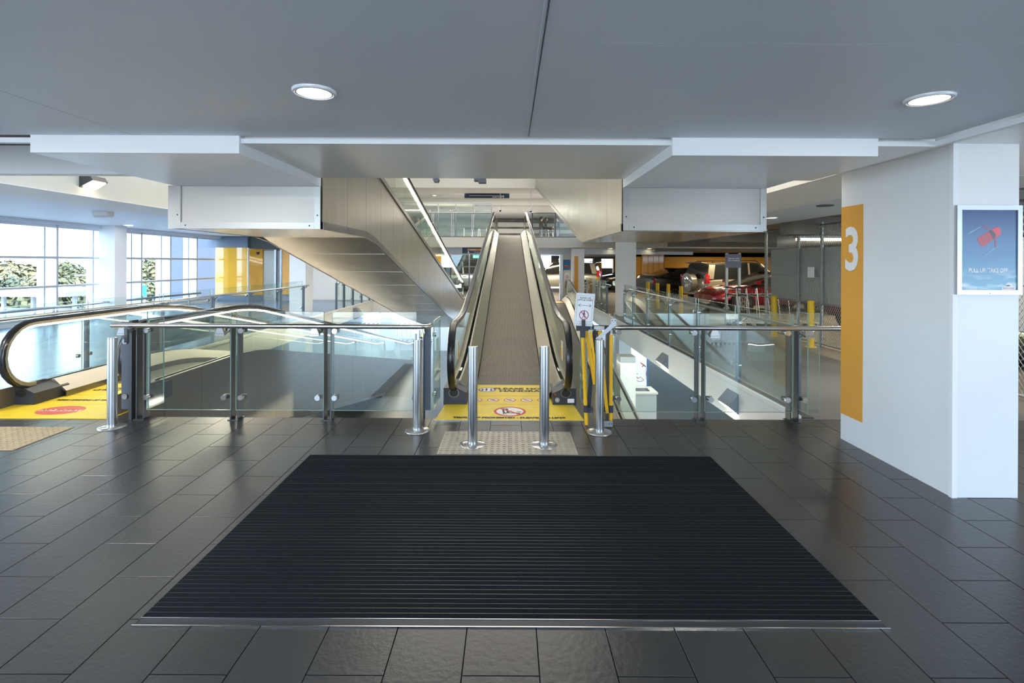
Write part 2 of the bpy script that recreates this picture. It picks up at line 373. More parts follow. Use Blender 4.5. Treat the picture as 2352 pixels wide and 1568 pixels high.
# white slab beam down the window side, and the ceiling over the lift lobby
struct(mbox(-6.2, -5.3, 4.62, 21.0, 2.41, 5.6).build('wall_left', [W_CREAM]), 'cream upstand beside the void')
struct(mbox(-12.2, -6.2, 4.62, 21.0, 2.62, 2.80).build('ceiling', W_WHITE), 'pale ceiling along the windows')
struct(mbox(-6.25, -5.28, 4.62, 21.0, 2.400, 2.409).build('trim_8', W_WHITE))
struct(mbox(-12.2, 34, 21.0, 30, 5.1, 5.36).build('floor', W_WHITE), 'topmost slab across the void')
mb = MB().box(-8, 6, 20.95, 22.6, 4.68, 5.099).box(-8, 8, 26.6, 26.9, 4.62, 5.099)
struct(mb.build('ceiling', W_CREAM), 'white fascia and soffit of the topmost slab')
struct(mbox(-8, 8, 22.6, 26.6, 4.96, 5.099).build('ceiling', W_SOFF), 'recess of the topmost soffit')
struct(mbox(-8, 12, 26.9, 38.2, 4.60, 4.70).build('ceiling', W_SOFF), 'ceiling of the upper hall')
struct(mbox(-8, 8, 22.1, 22.4, 1.98, 2.228).build('ceiling', W_CEIL), 'grey bulkhead of the hall')
struct(mbox(-12.2, 34, 38.2, 38.4, 2.68, 4.7).build('wall_far', M_CONC))
# dark brackets under the soffit edge
o = mbox(-0.86, -0.80, 4.655, 4.72, 2.325, 2.368); p = at(1002, 410, Y=4.69)
t = thing('ceiling_bracket', 'small dark metal bracket under soffit edge, narrower of two', 'bracket', (p.x, 4.70, 2.34))
MB().box(p.x - 0.025, p.x + 0.025, 4.655, 4.74, 2.352, 2.372).box(p.x - 0.02, p.x + 0.02, 4.655, 4.74, 2.340, 2.352).build('plate', M_POST, t)
p = at(1103, 413, Y=4.69)
t = thing('ceiling_bracket', 'stepped dark bracket under soffit edge above the navy sign', 'bracket', (p.x, 4.70, 2.33))
MB().box(p.x - 0.055, p.x + 0.055, 4.655, 4.74, 2.352, 2.372).box(p.x - 0.015, p.x + 0.055, 4.655, 4.74, 2.334, 2.352).build('plate', M_POST, t)

# dropped boxes at the ceiling edge above each truss end
def drop_box(x0, x1, label):
    mb = MB().mat(0).box(x0, x1, 3.278, 3.30, 2.298, 2.43)
    mb.mat(1).box(x0, x1, 3.301, 4.70, 2.298, 2.62)
    struct(mb.build('ceiling', [W_WHITE, W_CEIL2]), label)
W_CEIL2 = mat('pale_soffit_paint', (0.84, 0.87, 0.92), 0.32, world=True)
drop_box(-3.10, -1.75, 'white dropped ceiling box over the steel truss')
drop_box(1.05, 2.38, 'white dropped ceiling box nearer the numbered column')

# numbered column
col = struct(mbox(3.05, 3.50, 3.485, 4.66, 0, 2.43).build('column', W_COL), 'white column with orange stripe and the number 3')
MB().box(3.040, 3.075, 3.476, 3.505, 0, 2.43).build('corner_guard', W_WHITE, col, fix=True)
z0, z1 = 0.235, 2.12
MB().box(3.0475, 3.0500, 4.372, 4.659, z0, z1).build('orange_stripe', M_ORANGE, col)
c3 = text('number', '3', 0.53, (3.0455, 4.512, 1.715), (0, -1, 0), (0, 0, 1), M_WHITEP, col, 0.0006, 0.80, 0.012)
def column(x0, x1, y0, y1, z0, z1, m, label):
    return struct(mbox(x0, x1, y0, y1, z0, z1).build('column', m), label)
column(3.32, 3.82, 15.3, 15.9, -2.68, 2.43, W_WHITE, 'square white column by the far end of the void')
column(-6.83, -6.33, 15.75, 16.35, -2.68, 2.62, W_WHITE, 'white column beside the lift lobby')
column(-11.78, -11.32, 14.55, 15.0, 0, 2.62, W_WHITE, 'white column in front of the windows')
column(-6.25, -5.65, 24.6, 25.2, -2.68, -0.47, W_WHITE, 'pale column on the level below')
column(-3.65, -3.0, 24.6, 25.2, -2.68, -0.47, W_WHITE, 'second pale column on the level below')
c = column(2.62, 3.12, 21.1, 21.5, 0, 2.2, W_WHITE, 'white column with orange stripe across the void')
MB().box(2.70, 2.86, 21.085, 21.099, 0.1, 1.88).build('orange_stripe', M_ORANGE, c)
c = column(3.30, 3.80, 27.0, 27.4, 0, 2.2, M_CONC, 'concrete column with orange band in the car park')
MB().box(3.29, 3.81, 26.98, 26.999, 0.75, 1.9).build('orange_band', M_ORANGE, c)

# window wall to the left
WX = -11.9
ys = [4.0, 5.5, 7.1, 8.7, 10.25, 11.75, 13.30, 14.85, 16.35, 17.75, 19.25, 20.45]
for k in range(len(ys) - 1):
    y0, y1 = ys[k], ys[k + 1]
    t = thing('window_%d' % (k + 1), None, None, (WX, (y0 + y1) / 2, 0.1), kind='structure')
    MB().box(WX - 0.06, WX + 0.04, y0 + 0.03, y1 - 0.03, 1.65, 1.71).build('transom', M_ALU, t)
    MB().box(WX - 0.06, WX + 0.04, y0 + 0.03, y1 - 0.03, 0.90, 0.955).build('transom', M_ALU, t)
    MB().box(WX - 0.06, WX + 0.04, y0 + 0.03, y1 - 0.03, 0.10, 0.16).build('sill', M_ALU, t)
    MB().box(WX - 0.06, WX + 0.04, y0 + 0.03, y1 - 0.03, 2.46, 2.52).build('head', M_ALUW, t)
    MB().box(WX - 0.25, WX + 0.05, y0 - 0.029, y0 + 0.029, 0.10, 2.52).build('mullion', M_ALU, t)
    MB().box(WX - 0.45, WX - 0.26, y0 - 0.05, y0 + 0.12, -1.0, 3.0).build('outer_post', M_ALUW, t)
    for a, b in ((0.165, 0.895), (0.96, 1.645), (1.715, 2.455)):
        MB().box(WX - 0.012, WX - 0.006, y0 + 0.03, y1 - 0.03, a, b).build('pane', M_WGLASS, t)
struct(mbox(-12.15, -11.84, 3.9, 20.6, 0, 0.098).build('trim_9', W_WHITE))
struct(mbox(-12.15, -11.70, 3.9, 20.6, 2.521, 2.618).build('trim_10', W_CEIL))
# low bumper rail along the windows
t = thing('bumper_rail', 'low tubular steel rail running along the window wall', 'rail', (-11.5, 12, 0))
MB().tube([(-11.5, 4.0, 0.42), (-11.5, 18.9, 0.42)], 0.035).build('rail', M_STEEL, t, True)
for y in (5, 7, 9, 11, 12.8, 14.6, 16.4, 18.2): MB().cyl((-11.5, y, 0), (-11.5, y, 0.40), 0.03).build('post', M_STEEL, t, True)

# lift lobby end wall
W_BLUEG = mat('blue_grey_paint', (0.16, 0.21, 0.29), 0.5)
W_DARKG = mat('dark_green_grey', (0.055, 0.065, 0.06), 0.5)
wl = struct(MB().box(-12.2, -4.4, 21.4, 21.6, 0, 2.62).build('wall_far', [W_CREAM]), 'lobby end wall with orange glass panels')
p0, p1, p2, p3 = at(493, 690, Y=20.6).x, at(568, 690, Y=20.6).x, at(599, 690, Y=20.9).x, at(642, 690, Y=21.1).x
MB().box(p0 - 0.3, p1, 20.60, 21.39, 2.17, 2.60).build('bulkhead', W_BLUEG, wl)
MB().box(p1 + 0.01, -4.4, 20.70, 21.39, 2.13, 2.60).build('bulkhead', W_DARKG, wl)
MB().box(p0, p1 - 0.01, 20.64, 20.70, 0.22, 2.165).build('glass_panel', M_ORGLASS, wl)
MB().prism([(p1 + 0.02, 20.72, 0.22), (p2, 21.05, 0.22), (p2, 21.05, 2.12), (p1 + 0.02, 20.72, 2.12)], (0, 0.04, 0)).build('glass_panel', mat('deep_orange_glass', (0.72, 0.36, 0.004), 0.05, coat=1), wl)
MB().box(p0 - 0.2, p1, 20.62, 20.72, 0.0, 0.215).build('skirting', W_BLUEG, wl)
MB().prism([(p1 + 0.01, 20.70, 0), (p2, 21.03, 0), (p2, 21.03, .215), (p1 + 0.01, 20.70, .215)], (0, 0.06, 0)).build('skirting', W_BLUEG, wl)
MB().box(p1 - 0.015, p1 + 0.015, 20.62, 20.72, 0.2, 2.16).build('corner_bead', W_WHITE, wl)
xm = (p2 + p3) / 2 + 0.15
MB().box(p2 + 0.03, xm, 21.10, 21.16, 0.0, 2.05).build('lift_door', M_DECK, wl)
MB().box(xm + 0.1, p3 + 0.05, 21.06, 21.16, 0.0, 2.05).build('lift_door', M_SKIRT, wl)
MB().box(xm, xm + 0.09, 21.0, 21.16, 0.0, 2.1).box(p3 + 0.05, p3 + 0.13, 21.0, 21.16, 0, 2.1).build('door_frame', M_STEEL, wl)
MB().box(p3 + 0.16, p3 + 0.50, 20.98, 21.16, 0.25, 2.05).build('glass_panel', M_ORWOOD, wl)
MB().box(p3 + 0.14, p3 + 0.52, 20.96, 21.17, 0.0, 0.245).build('skirting', W_BLUEG, wl)
t = thing('dome_camera', 'black dome camera high on the orange wall by the lift', 'camera', at(592, 580, Y=20.55))
p = at(592, 580, Y=20.6)
MB().lathe([(0.001, p.z - 0.08), (0.05, p.z - 0.06), (0.07, p.z), (0.07, p.z + 0.03), (0.001, p.z + 0.03)], (p.x, p.y, 0), 12).build('dome', M_BLACK, t, True)
# lift lobby further wall seen behind the truss
wr = struct(MB().box(-5.6, -3.2, 24.5, 24.7, 0, 2.2).build('wall_far', [M_ORWALL]), 'orange wall beyond the lift lobby')
MB().box(-5.5, -5.1, 24.44, 24.49, 0.0, 2.0).build('door_leaf', M_DECK, wr)

# car park: orange wall, lockers wall, far columns
ow = struct(mbox(at(1526, 600, Y=24.5).x, 18.0, 24.5, 24.8, 0, 2.12).build('wall_far', [M_ORWALL]), 'orange painted end wall behind parked cars')
lx0, lx1 = at(1476, 600, Y=24.3).x, at(1525, 600, Y=24.3).x
lw = thing('cupboard_wall', 'run of orange veneered service cupboards beside the orange wall', 'cupboard', ((lx0 + lx1) / 2, 24.3, 0))
n = 4; d = (lx1 - lx0) / n
MB().box(lx0, lx1, 24.35, 24.9, 0, 2.11).build('carcass', M_ORWOOD, lw)
MB().box(lx0 - 0.35, lx0 - 0.02, 24.5, 24.9, 0, 2.11).build('side_panel', M_ORWALL, lw)
for i in range(n):
    dr = MB().box(lx0 + d * i + 0.01, lx0 + d * (i + 1) - 0.01, 24.31, 24.345, 0.02, 1.52).build('door', M_ORWOOD, lw)
    MB().box(lx0 + d * i + 0.01, lx0 + d * (i + 1) - 0.01, 24.31, 24.345, 1.54, 2.10).build('door', M_ORWOOD, lw)
    MB().box(lx0 + d * (i + 1) - 0.07, lx0 + d * (i + 1) - 0.04, 24.28, 24.31, 0.35, 0.5).build('handle', M_STEEL, dr)
    if i != 1: MB().box(lx0 + d * i + 0.04, lx0 + d * (i + 1) - 0.04, 24.302, 24.309, 0.9 if i else 0.65, 1.08 if i else 1.15).build('notice', M_GALV, dr)
for x, y in ((11.0, 20.5), (8.3, 33), (12, 33), (5.5, 33), (3.0, 36), (0.0, 36), (16, 26)):
    c = column(x, x + 0.5, y, y + 0.5, 0, 2.11, M_CONC, 'concrete column with orange band deep in car park')
    MB().box(x - 0.01, x + 0.51, y - 0.012, y - 0.001, 0.75, 1.6).build('orange_band', M_ORANGE, c)
struct(MB().box(-12, 34, 45.5, 45.7, 0, 1.15).build('wall_far', M_CONC), 'far parapet of the car park')
struct(MB().box(19.5, 19.7, -2, 46, 0, 2.5).build('wall_right', M_CONC), 'concrete side wall of the car park')
for k in range(9):
    x = -3 + k * 1.6
    struct(mbox(x, x + 0.5, 40, 40.4, 0, 2.1).build('wall_far', M_ORWALL), 'orange pier at the far edge of the car park')

# glazed screens across the void, both levels
def screen(x0, x1, y, z0, z1, n, label, mid=None):
    t = thing('glazed_screen', label, 'screen', ((x0 + x1) / 2, y, z0))
    d = (x1 - x0) / n
    for i in range(n + 1): MB().box(x0 + d * i - 0.03, x0 + d * i + 0.03, y - 0.03, y + 0.05, z0, z1).build('mullion', M_POST, t)
    MB().box(x0, x1, y - 0.02, y + 0.04, z1 - 0.06, z1).build('head_rail', M_POST, t)
    if mid: MB().box(x0, x1, y - 0.02, y + 0.04, mid, mid + 0.05).build('transom', M_POST, t)
    for i in range(n): MB().box(x0 + d * i + 0.03, x0 + d * (i + 1) - 0.03, y, y + 0.01, z0, z1 - 0.06).build('pane', M_GLASS, t)
    return t
screen(-6.2, -1.0, 23.6, 0, 2.2, 6, 'glazed screen of the hall across the void', 1.38)
screen(-6.2, -0.9, 25.2, 2.68, 4.58, 6, 'glazed screen of the upper hall')
# light rear walls behind the screens
W_BRICK = mat('pale_masonry', (0.62, 0.60, 0.52), 0.7, var=0.25, vs=(0.6, 0.6, 3), world=True)
struct(mbox(-9, -0.8, 35.0, 35.2, 2.68, 4.6).build('wall_far', W_BRICK), 'pale masonry wall of the upper hall')
struct(mbox(-9, -0.6, 31.5, 31.7, 0.0, 2.2).build('wall_far', W_BRICK), 'pale masonry wall of the hall')
hb = struct(mbox(-0.8, 9.0, 34.6, 34.8, 2.68, 4.58).build('wall_far', [M_CONC]), 'banded concrete wall behind the upper landing')
for k, z in enumerate((2.72, 3.16, 3.60, 4.04)):
    MB().box(-0.8, 1.2, 34.50, 34.59, z, z + 0.30).build('band', W_CREAM, hb)
    MB().box(1.22, 9.0, 34.52, 34.59, z, z + 0.24).build('band', M_PANELG, hb)
# door leaf, poster, notice at the far hall
t = thing('glass_door_leaf', 'pale door leaf standing open at the hall across the void', 'door', (at(1289, 680, Y=21.8).x, 21.8, 0))
p = at(1289, 680, Y=21.8)
MB().box(p.x - 0.06, p.x + 0.06, 21.7, 22.1, 0.0, 1.95).build('leaf', M_ALUW, t)
MB().box(p.x - 0.09, p.x - 0.061, 21.7, 21.74, 0.7, 1.25).build('handle', M_STEEL, t)
struct(mbox(at(1293, 600, Y=21.9).x, at(1312, 600, Y=21.9).x, 21.9, 22.1, 0, 1.97).build('wall_far', W_CREAM), 'narrow wall pier carrying a blue poster')
def poster_small(px0, py0, px1, py1, Y, label, m, name='wall_poster', cat='poster'):
    a, b = at(px0, py0, Y=Y), at(px1, py1, Y=Y)
    t = thing(name, label, cat, ((a.x + b.x) / 2, Y, b.z))
    MB().box(a.x, b.x, Y, Y + 0.02, b.z, a.z).build('panel', m, t)
    return t, a, b
BLUEP = mat('blue_print', (0.03, 0.16, 0.36), 0.4)
t, a, b = poster_small(1294, 596, 1310, 620, 21.86, 'small blue poster on the pier across the void', BLUEP)
MB().box(a.x + 0.04, b.x - 0.04, 21.852, 21.859, b.z + 0.12, b.z + 0.18).build('red_patch', M_RED, t)
MB().box(a.x + 0.05, a.x + 0.15, 21.852, 21.859, b.z + 0.17, b.z + 0.20).build('yellow_patch', M_YEL, t)
t, a, b = poster_small(1297, 626, 1308, 640, 21.2, 'white no-entry notice on a stand across the void', M_WHITEP, 'notice_board', 'notice')
MB().disc(((a.x + b.x) / 2, 21.195, a.z - 0.17), 0.06, (1, 0, 0), (0, 0, 1), 14, 0.04).build('ring', M_RED, t)
MB().box((a.x + b.x) / 2 - 0.01, (a.x + b.x) / 2 + 0.01, 21.2, 21.22, 0.0, b.z).build('stand', M_POST, t)

# unseen roof, closed over the atrium to keep sky light out
struct(mbox(-12.2, 6.5, -4.5, 31.0, 8.0, 8.3).build('ceiling', W_WHITE), 'unseen roof closing the atrium against sky light')
struct(mbox(-12.2, -12.0, 4.6, 31.0, 2.81, 8.0).build('wall_left', W_WHITE), 'upper side wall')
struct(mbox(6.3, 6.5, 4.6, 31.0, 2.81, 8.0).build('wall_right', W_WHITE), 'upper side wall of the atrium')
struct(mbox(-12.2, 6.5, -4.5, -4.3, 2.81, 8.0).build('wall_front', W_WHITE), 'upper wall behind the viewer')
struct(mbox(-12.2, 6.5, 30.6, 30.8, 5.37, 8.0).build('wall_far', W_WHITE), 'topmost far wall')

wf = struct(mbox(0.4, 6.2, -4.5, -4.3, 0.0, 2.62).build('wall_front', W_SOFF), 'unseen wall behind the viewer, added to narrow the daylight opening')  # unseen walls added here to cut daylight from behind
struct(mbox(-12.2, -6.4, -4.5, -4.3, 0.0, 2.62).build('wall_front', W_SOFF), 'unseen wall behind the viewer, window side, added to narrow the daylight')

# ------------------------------------------------------------------ moving walks
def make_profile(nodes, win=0.55):
    def raw(y):
        if y <= nodes[0][0]: return nodes[0][1]
        for (a, za), (b, zb) in zip(nodes, nodes[1:]):
            if y <= b: return za + (zb - za) * (y - a) / (b - a)
        return nodes[-1][1]
    def f(y): return sum(raw(y + win * (k / 4.0)) for k in range(-4, 5)) / 9.0
    return f
def poly_at(nodes, y):
    for (a, za), (b, zb) in zip(nodes, nodes[1:]):
        if y <= b: return za + (zb - za) * (y - a) / (b - a)
    return nodes[-1][1]
HRX, HR_R, HR_Z = 0.63, 0.38, 0.93
def frange(a, b, s):
    n = max(1, int(round((b - a) / s))); return [a + (b - a) * i / n for i in range(n + 1)]
def walk(name, label, cx, nodes, yn0, yn1, belt=None, led=False, truss=None, ends=(True, True), pallets=False, panels=(True, True), group=None, hand=True, deck_y=None, clad=None):
    zf = make_profile(nodes)
    root = thing(name, label, 'travelator', (cx, yn0, zf(yn0)), group)
    # hand rail path in the y-z plane
    def path(off):
        pts = []
        r = HR_R - off
        if ends[0]:
            for k in range(0, 13):
                a = -PI / 2 - PI * k / 12
                pts.append((yn0 + r * math.cos(a), zf(yn0) + HR_Z - HR_R + r * math.sin(a)))
        for y in frange(yn0 + 0.15, yn1 - 0.15, 0.3): pts.append((y, zf(y) + HR_Z - off))
        if ends[1]:
            for k in range(0, 13):
                a = PI / 2 - PI * k / 12
                pts.append((yn1 + r * math.cos(a), zf(yn1) + HR_Z - HR_R + r * math.sin(a)))
        return pts
    def along(pts, x, sec):
        secs = []
        for i, (y, z) in enumerate(pts):
            a, b = pts[max(i - 1, 0)], pts[min(i + 1, len(pts) - 1)]
            d = Vector((0, b[0] - a[0], b[1] - a[1])).normalized(); nrm = Vector((0, -d.z, d.y))
            secs.append([Vector((x + sx, y, z)) + nrm * sn for sx, sn in sec])
        return secs
    RUB = [(-0.040, -0.012), (-0.034, 0.006), (-0.018, 0.014), (0.018, 0.014), (0.034, 0.006), (0.040, -0.012), (0.034, -0.022), (-0.034, -0.022)]
    GUI = [(-0.026, -0.020), (0.026, -0.020), (0.026, -0.055), (0.012, -0.062), (-0.012, -0.062), (-0.026, -0.055)]
    LED = [(-0.016, -0.0), (0.016, -0.0), (0.016, -0.012), (-0.016, -0.012)]
    d0, d1 = deck_y or (yn0 + 0.02, yn1 - 0.02)
    ysx = frange(d0, d1, 0.35)
    for s in (-1, 1):
        x = cx + s * HRX
        if hand:
            MB().loft(along(path(0), x, RUB), closed=True, caps=True).build('handrail', M_RUB, root, True, True)
            MB().loft(along(path(0), x, GUI), closed=True, caps=True).build('handrail_guide', M_DECK, root, True, True)
            if led: MB().loft(along(path(0.066)[10:-10], x, LED), closed=True, caps=True).build('light_strip', M_LED, root, fix=True)
        # glass: newel piece(s) then panels
        r = HR_R - 0.06
        for e, yc, sg in ((0, yn0, -1), (1, yn1, 1)):
            if not ends[e]: continue
            zc = zf(yc) + HR_Z - HR_R
            pts = [(x - 0.005, yc + sg * r * math.sin(PI * k / 14), zc + r * math.cos(PI * k / 14)) for k in range(15)]
            pts += [(x - 0.005, yc - sg * 0.18, zc - r + 0.03), (x - 0.005, yc - sg * 0.18, zf(yc - sg * 0.18) + HR_Z - 0.06)]
            MB().prism(pts, (0.01, 0, 0)).build('glass_panel', M_TGLASS, root, fix=True)
        y = yn0 + 0.19
        while y < yn1 - 0.25:
            y2 = min(y + 1.55, yn1 - 0.19); ss = frange(y, y2 - 0.006, 0.4)
            secs = [[(x - 0.005, t, zf(t) + 0.20), (x + 0.005, t, zf(t) + 0.20), (x + 0.005, t, zf(t) + HR_Z - 0.06), (x - 0.005, t, zf(t) + HR_Z - 0.06)] for t in ss]
            MB().loft(secs, closed=True, caps=True).build('glass_panel', M_TGLASS, root, fix=True)
            y += 1.55
        # skirt, inner deck, outer deck
        def strip(nm, pr, m):
            MB().loft([[(cx + s * dx, t, zf(t) + dz) for dx, dz in pr] for t in ysx], closed=True, caps=True).build(nm, m, root, fix=True)
        strip('skirt_panel', [(0.434, -0.06), (0.434, 0.075), (0.446, 0.075), (0.446, -0.06)], M_SKIRT)
        strip('inner_deck', [(0.436, 0.0765), (0.447, 0.060), (0.605, 0.19), (0.605, 0.215), (0.580, 0.215)], M_DECK)
        strip('outer_deck', [(0.655, 0.215), (0.655, 0.14), (0.70, 0.14), (0.70, 0.215)], M_DECK)
        if truss and panels[(s + 1) // 2]:
            y = truss[0]
            X = cx + s * truss[3]
            while y < truss[1] - 0.05:
                y2 = min(y + 0.72, truss[1])
                def bot(t): return poly_at(truss[2], t)
                ss = [y + 0.003, (y + y2) / 2, y2 - 0.003]
                secs = [[(X - 0.006, t, bot(t)), (X + 0.006, t, bot(t)), (X + 0.006, t, zf(t) + 0.215), (X - 0.006, t, zf(t) + 0.215)] for t in ss]
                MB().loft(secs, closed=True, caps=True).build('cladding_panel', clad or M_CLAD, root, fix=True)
                # folded lower edge strip
                secs = [[(X - s * 0.0065, t, bot(t) - 0.003), (X + s * 0.014, t, bot(t) - 0.003), (X + s * 0.014, t, bot(t) + 0.07), (X - s * 0.0065, t, bot(t) + 0.07)] for t in ss]
                MB().loft(secs, closed=True, caps=True).build('edge_strip', M_SKIRT if s > 0 else M_DECK, root, fix=True)
                y += 0.72
    if truss:
        y = truss[0]
        while y < truss[1] - 0.05:
            y2 = min(y + 1.22, truss[1]); w_ = truss[3] - 0.01
            ss = [y + 0.005] + ([k for k, _ in truss[2] if y + 0.01 < k < y2 - 0.01]) + [y2 - 0.005]
            secs = [[(cx - w_, t, poly_at(truss[2], t)), (cx + w_, t, poly_at(truss[2], t)), (cx + w_, t, poly_at(truss[2], t) + 0.012), (cx - w_, t, poly_at(truss[2], t) + 0.012)] for t in ss]
            MB().loft(secs, closed=True, caps=True).build('soffit_panel', M_SOFFIT, root, fix=True)
            y += 1.22
    if belt:
        b0, b1 = belt
        if pallets:
            y = b0
            while y < b1 - 0.05:
                y2 = min(y + 0.40, b1)
                MB().prism([(cx - 0.43, y + 0.002, zf(y) - 0.004), (cx + 0.43, y + 0.002, zf(y) - 0.004), (cx + 0.43, y2 - 0.002, zf(y2) - 0.004), (cx - 0.43, y2 - 0.002, zf(y2) - 0.004)], (0, 0, -0.03)).build('pallet', M_BELT, root, fix=True)
                y = y2
        else:
            MB().loft([[(cx - 0.43, t, zf(t)), (cx + 0.43, t, zf(t))] for t in frange(b0, b1, 0.4)]).build('belt', M_BELT, root)
        MB().loft([[(cx - 0.64, t, zf(t) - 0.10), (cx + 0.64, t, zf(t) - 0.10)] for t in frange(b0 - 0.5, b1 + 0.5, 0.5)]).build('truss_pan', M_SKIRT, root)
    return root, zf

def newel_boxes(root, cx, y0, z=0.0, y1=None):
    y1 = y1 or y0 + 0.45
    for s in (-1, 1):
        xa, xb, xm = cx + s * 0.485, cx + s * 0.745, cx + s * 0.60
        pts = [(xa, y0, z), (xb, y0, z), (xb, y0, z + 0.19), (xm, y0, z + 0.19), (xa, y0, z + 0.135)]
        b = MB().prism(pts, (0, y1 - y0, 0)).build('newel_base', M_BOXD, root, fix=True)
        xh = cx + s * HRX
        MB().disc((xh, y0 - 0.003, z + 0.135), 0.060, (1, 0, 0), (0, 0, 1), 24, 0.050, 0.052).build('inlet_ring', M_SKIRT, b)
        MB().disc((xh, y0 - 0.0025, z + 0.135), 0.049, (1, 0, 0), (0, 0, 1), 24, 0, 0.042).build('inlet', M_BLACK, b)

# the walk straight ahead
main, zmain = walk('inclined_travelator', 'long inclined travelator rising straight ahead between bollards to the upper hall', 0.012,
                   [(5.0, 0), (6.95, 0), (20.0, 2.68), (23, 2.68)], 5.75, 20.95, belt=(6.60, 20.9), pallets=True,
                   truss=(6.6, 21.0, [(5.2, -0.75), (6.9, -0.75), (20.2, 1.95), (22, 2.0)], 0.72), deck_y=(5.95, 20.8))
newel_boxes(main, 0.012, 5.70)
# the plates at its foot
def plate(parent, x0, x1, xb0, xb1, y0, y1, nm='floor_plate'):
    return MB().prism([(x0, y0, 0.0005), (x1, y0, 0.0005), (xb1, y1, 0.0005), (xb0, y1, 0.0005)], (0, 0, 0.0075)).build(nm, M_YEL, parent, fix=True)
def print_flat(nm, s, size, x, y, parent, m=M_BLACK, flip=1, sx=1.3, bold=0.006, z=0.009):
    return text(nm, s, size, (x, y, z), (flip, 0, 0), (0, flip, 0), m, parent, 0.0003, sx, bold)
def ban_sign(parent, x, y, r, kind):
    MB().disc((x, y, 0.0088), r, (1, 0, 0), (0, 1, 0), 28).build('sign_ground', M_WHITEP, parent)
    MB().disc((x, y, 0.0094), r, (1, 0, 0), (0, 1, 0), 28, r * 0.84).build('sign_ring', M_RED if kind != 'people' else mat('blue_print2', (0.05, 0.07, 0.35), 0.5), parent)
    k = MB(); q = r * 0.5; z = 0.0092
    def bar(a, b, w_=0.06):
        a, b = Vector((x + a[0] * r, y + a[1] * r, z)), Vector((x + b[0] * r, y + b[1] * r, z)); d = (b - a).normalized(); n_ = Vector((-d.y, d.x, 0)) * r * w_
        k.poly([a - n_, b - n_, b + n_, a + n_])
    if kind == 'trolley':
        bar((-.45, .62), (-.35, -.45)); bar((-.2, .55), (-.12, -.3)); bar((-.35, -.3), (.65, -.38)); bar((-.45, .62), (-.1, .5)); bar((-.1, -.3), (.1, .1), .03); bar((.4, -.1), (.72, -.1))
        for dx in (-.32, .5): k.disc((x + dx * r, y - .5 * r, z), r * .12, (1, 0, 0), (0, 1, 0), 12, r * .07)
        k.disc((x - .1 * r, y + 0.0, z), r * .02, (1, 0, 0), (0, 1, 0), 8)
    elif kind == 'people':
        for dx, h in ((-.55, .3), (-.1, .62), (.45, .35)):
            bar((dx, -.5), (dx, h - .2), .10); k.disc((x + dx * r, y + (h - .02) * r, z), r * .13, (1, 0, 0), (0, 1, 0), 10)
            bar((dx, .1), (dx + .22, -.1), .05)
    else:
        bar((-.5, .1 * kind - .1), (.4, -.1), .10); bar((-.2, .35), (.15, -.3), .09); k.disc((x + (.2 - .1 * kind) * r, y + .25 * r, z), r * .16, (1, 0, 0), (0, 1, 0), 10)
    k.build('sign_symbol', M_BLACK, parent)
    if kind != 'people':
        k = MB(); a, b = Vector((x - .62 * r, y + .62 * r, 0.0096)), Vector((x + .62 * r, y - .62 * r, 0.0096)); n_ = Vector((.05, .05, 0)) * r * 1.1
        k.poly([a - n_, b - n_, b + n_, a + n_]).build('sign_bar', M_RED, parent)
pl = plate(main, -0.745, 0.762, -0.712, 0.727, 5.135, 5.695)
print_flat('lettering', 'TROLLEYS PROHIBITED - PLEASE USE LIFTS', 0.062, 0.005, 5.205, pl, sx=0.98)
ban_sign(pl, 0.012, 5.43, 0.172, 'trolley')
MB().box(-0.755, 0.772, 5.118, 5.134, 0.0005, 0.006).build('nosing', M_STEEL, main)
pl = plate(main, -0.470, 0.494, -0.470, 0.494, 5.702, 6.06)
for k in range(5): ban_sign(pl, -0.376 + 0.194 * k, 5.875, 0.070, k)
pl = plate(main, -0.430, 0.454, -0.430, 0.454, 6.068, 6.59, 'comb_plate')
ban_sign(pl, -0.27, 6.35, 0.11, 'people')
print_flat('lettering', 'PLEASE HOLD\nHANDRAIL', 0.115, 0.18, 6.345, pl, sx=1.05)
mb = MB()
for k in range(86): mb.box(-0.424 + 0.01 * k, -0.419 + 0.01 * k, 6.59, 6.618, 0.0, 0.0075)
tag(mb.build('comb_teeth', M_YEL, main), kind='stuff')
# stickers on the newel bases and balustrades
for s in (-1, 1):
    st = MB().box(0.012 + s * 0.622, 0.012 + s * 0.6235, 6.02, 6.18, 0.44, 0.66).build('sticker', M_WHITEP, main)
    MB().box(0.012 + s * 0.6205, 0.012 + s * 0.6215, 6.035, 6.165, 0.455, 0.58).build('sticker_field', M_BARY, st)
    MB().box(0.012 + s * 0.6205, 0.012 + s * 0.6215, 6.06, 6.14, 0.60, 0.645).build('sticker_field', M_BARY, st)
MB().box(0.66, 0.735, 5.694, 5.699, 0.03, 0.075).build('data_plate', M_WHITEP, main)
MB().disc((0.52, 5.697, 0.125), 0.011, (1, 0, 0), (0, 0, 1), 14).build('stop_button', M_RED, main)
MB().disc((0.545, 5.697, 0.060), 0.014, (1, 0, 0), (0, 0, 1), 16, 0.006).disc((0.545, 5.697, 0.060), 0.025, (1, 0, 0), (0, 0, 1), 16, 0.021).build('key_switch', M_WHITEP, main)

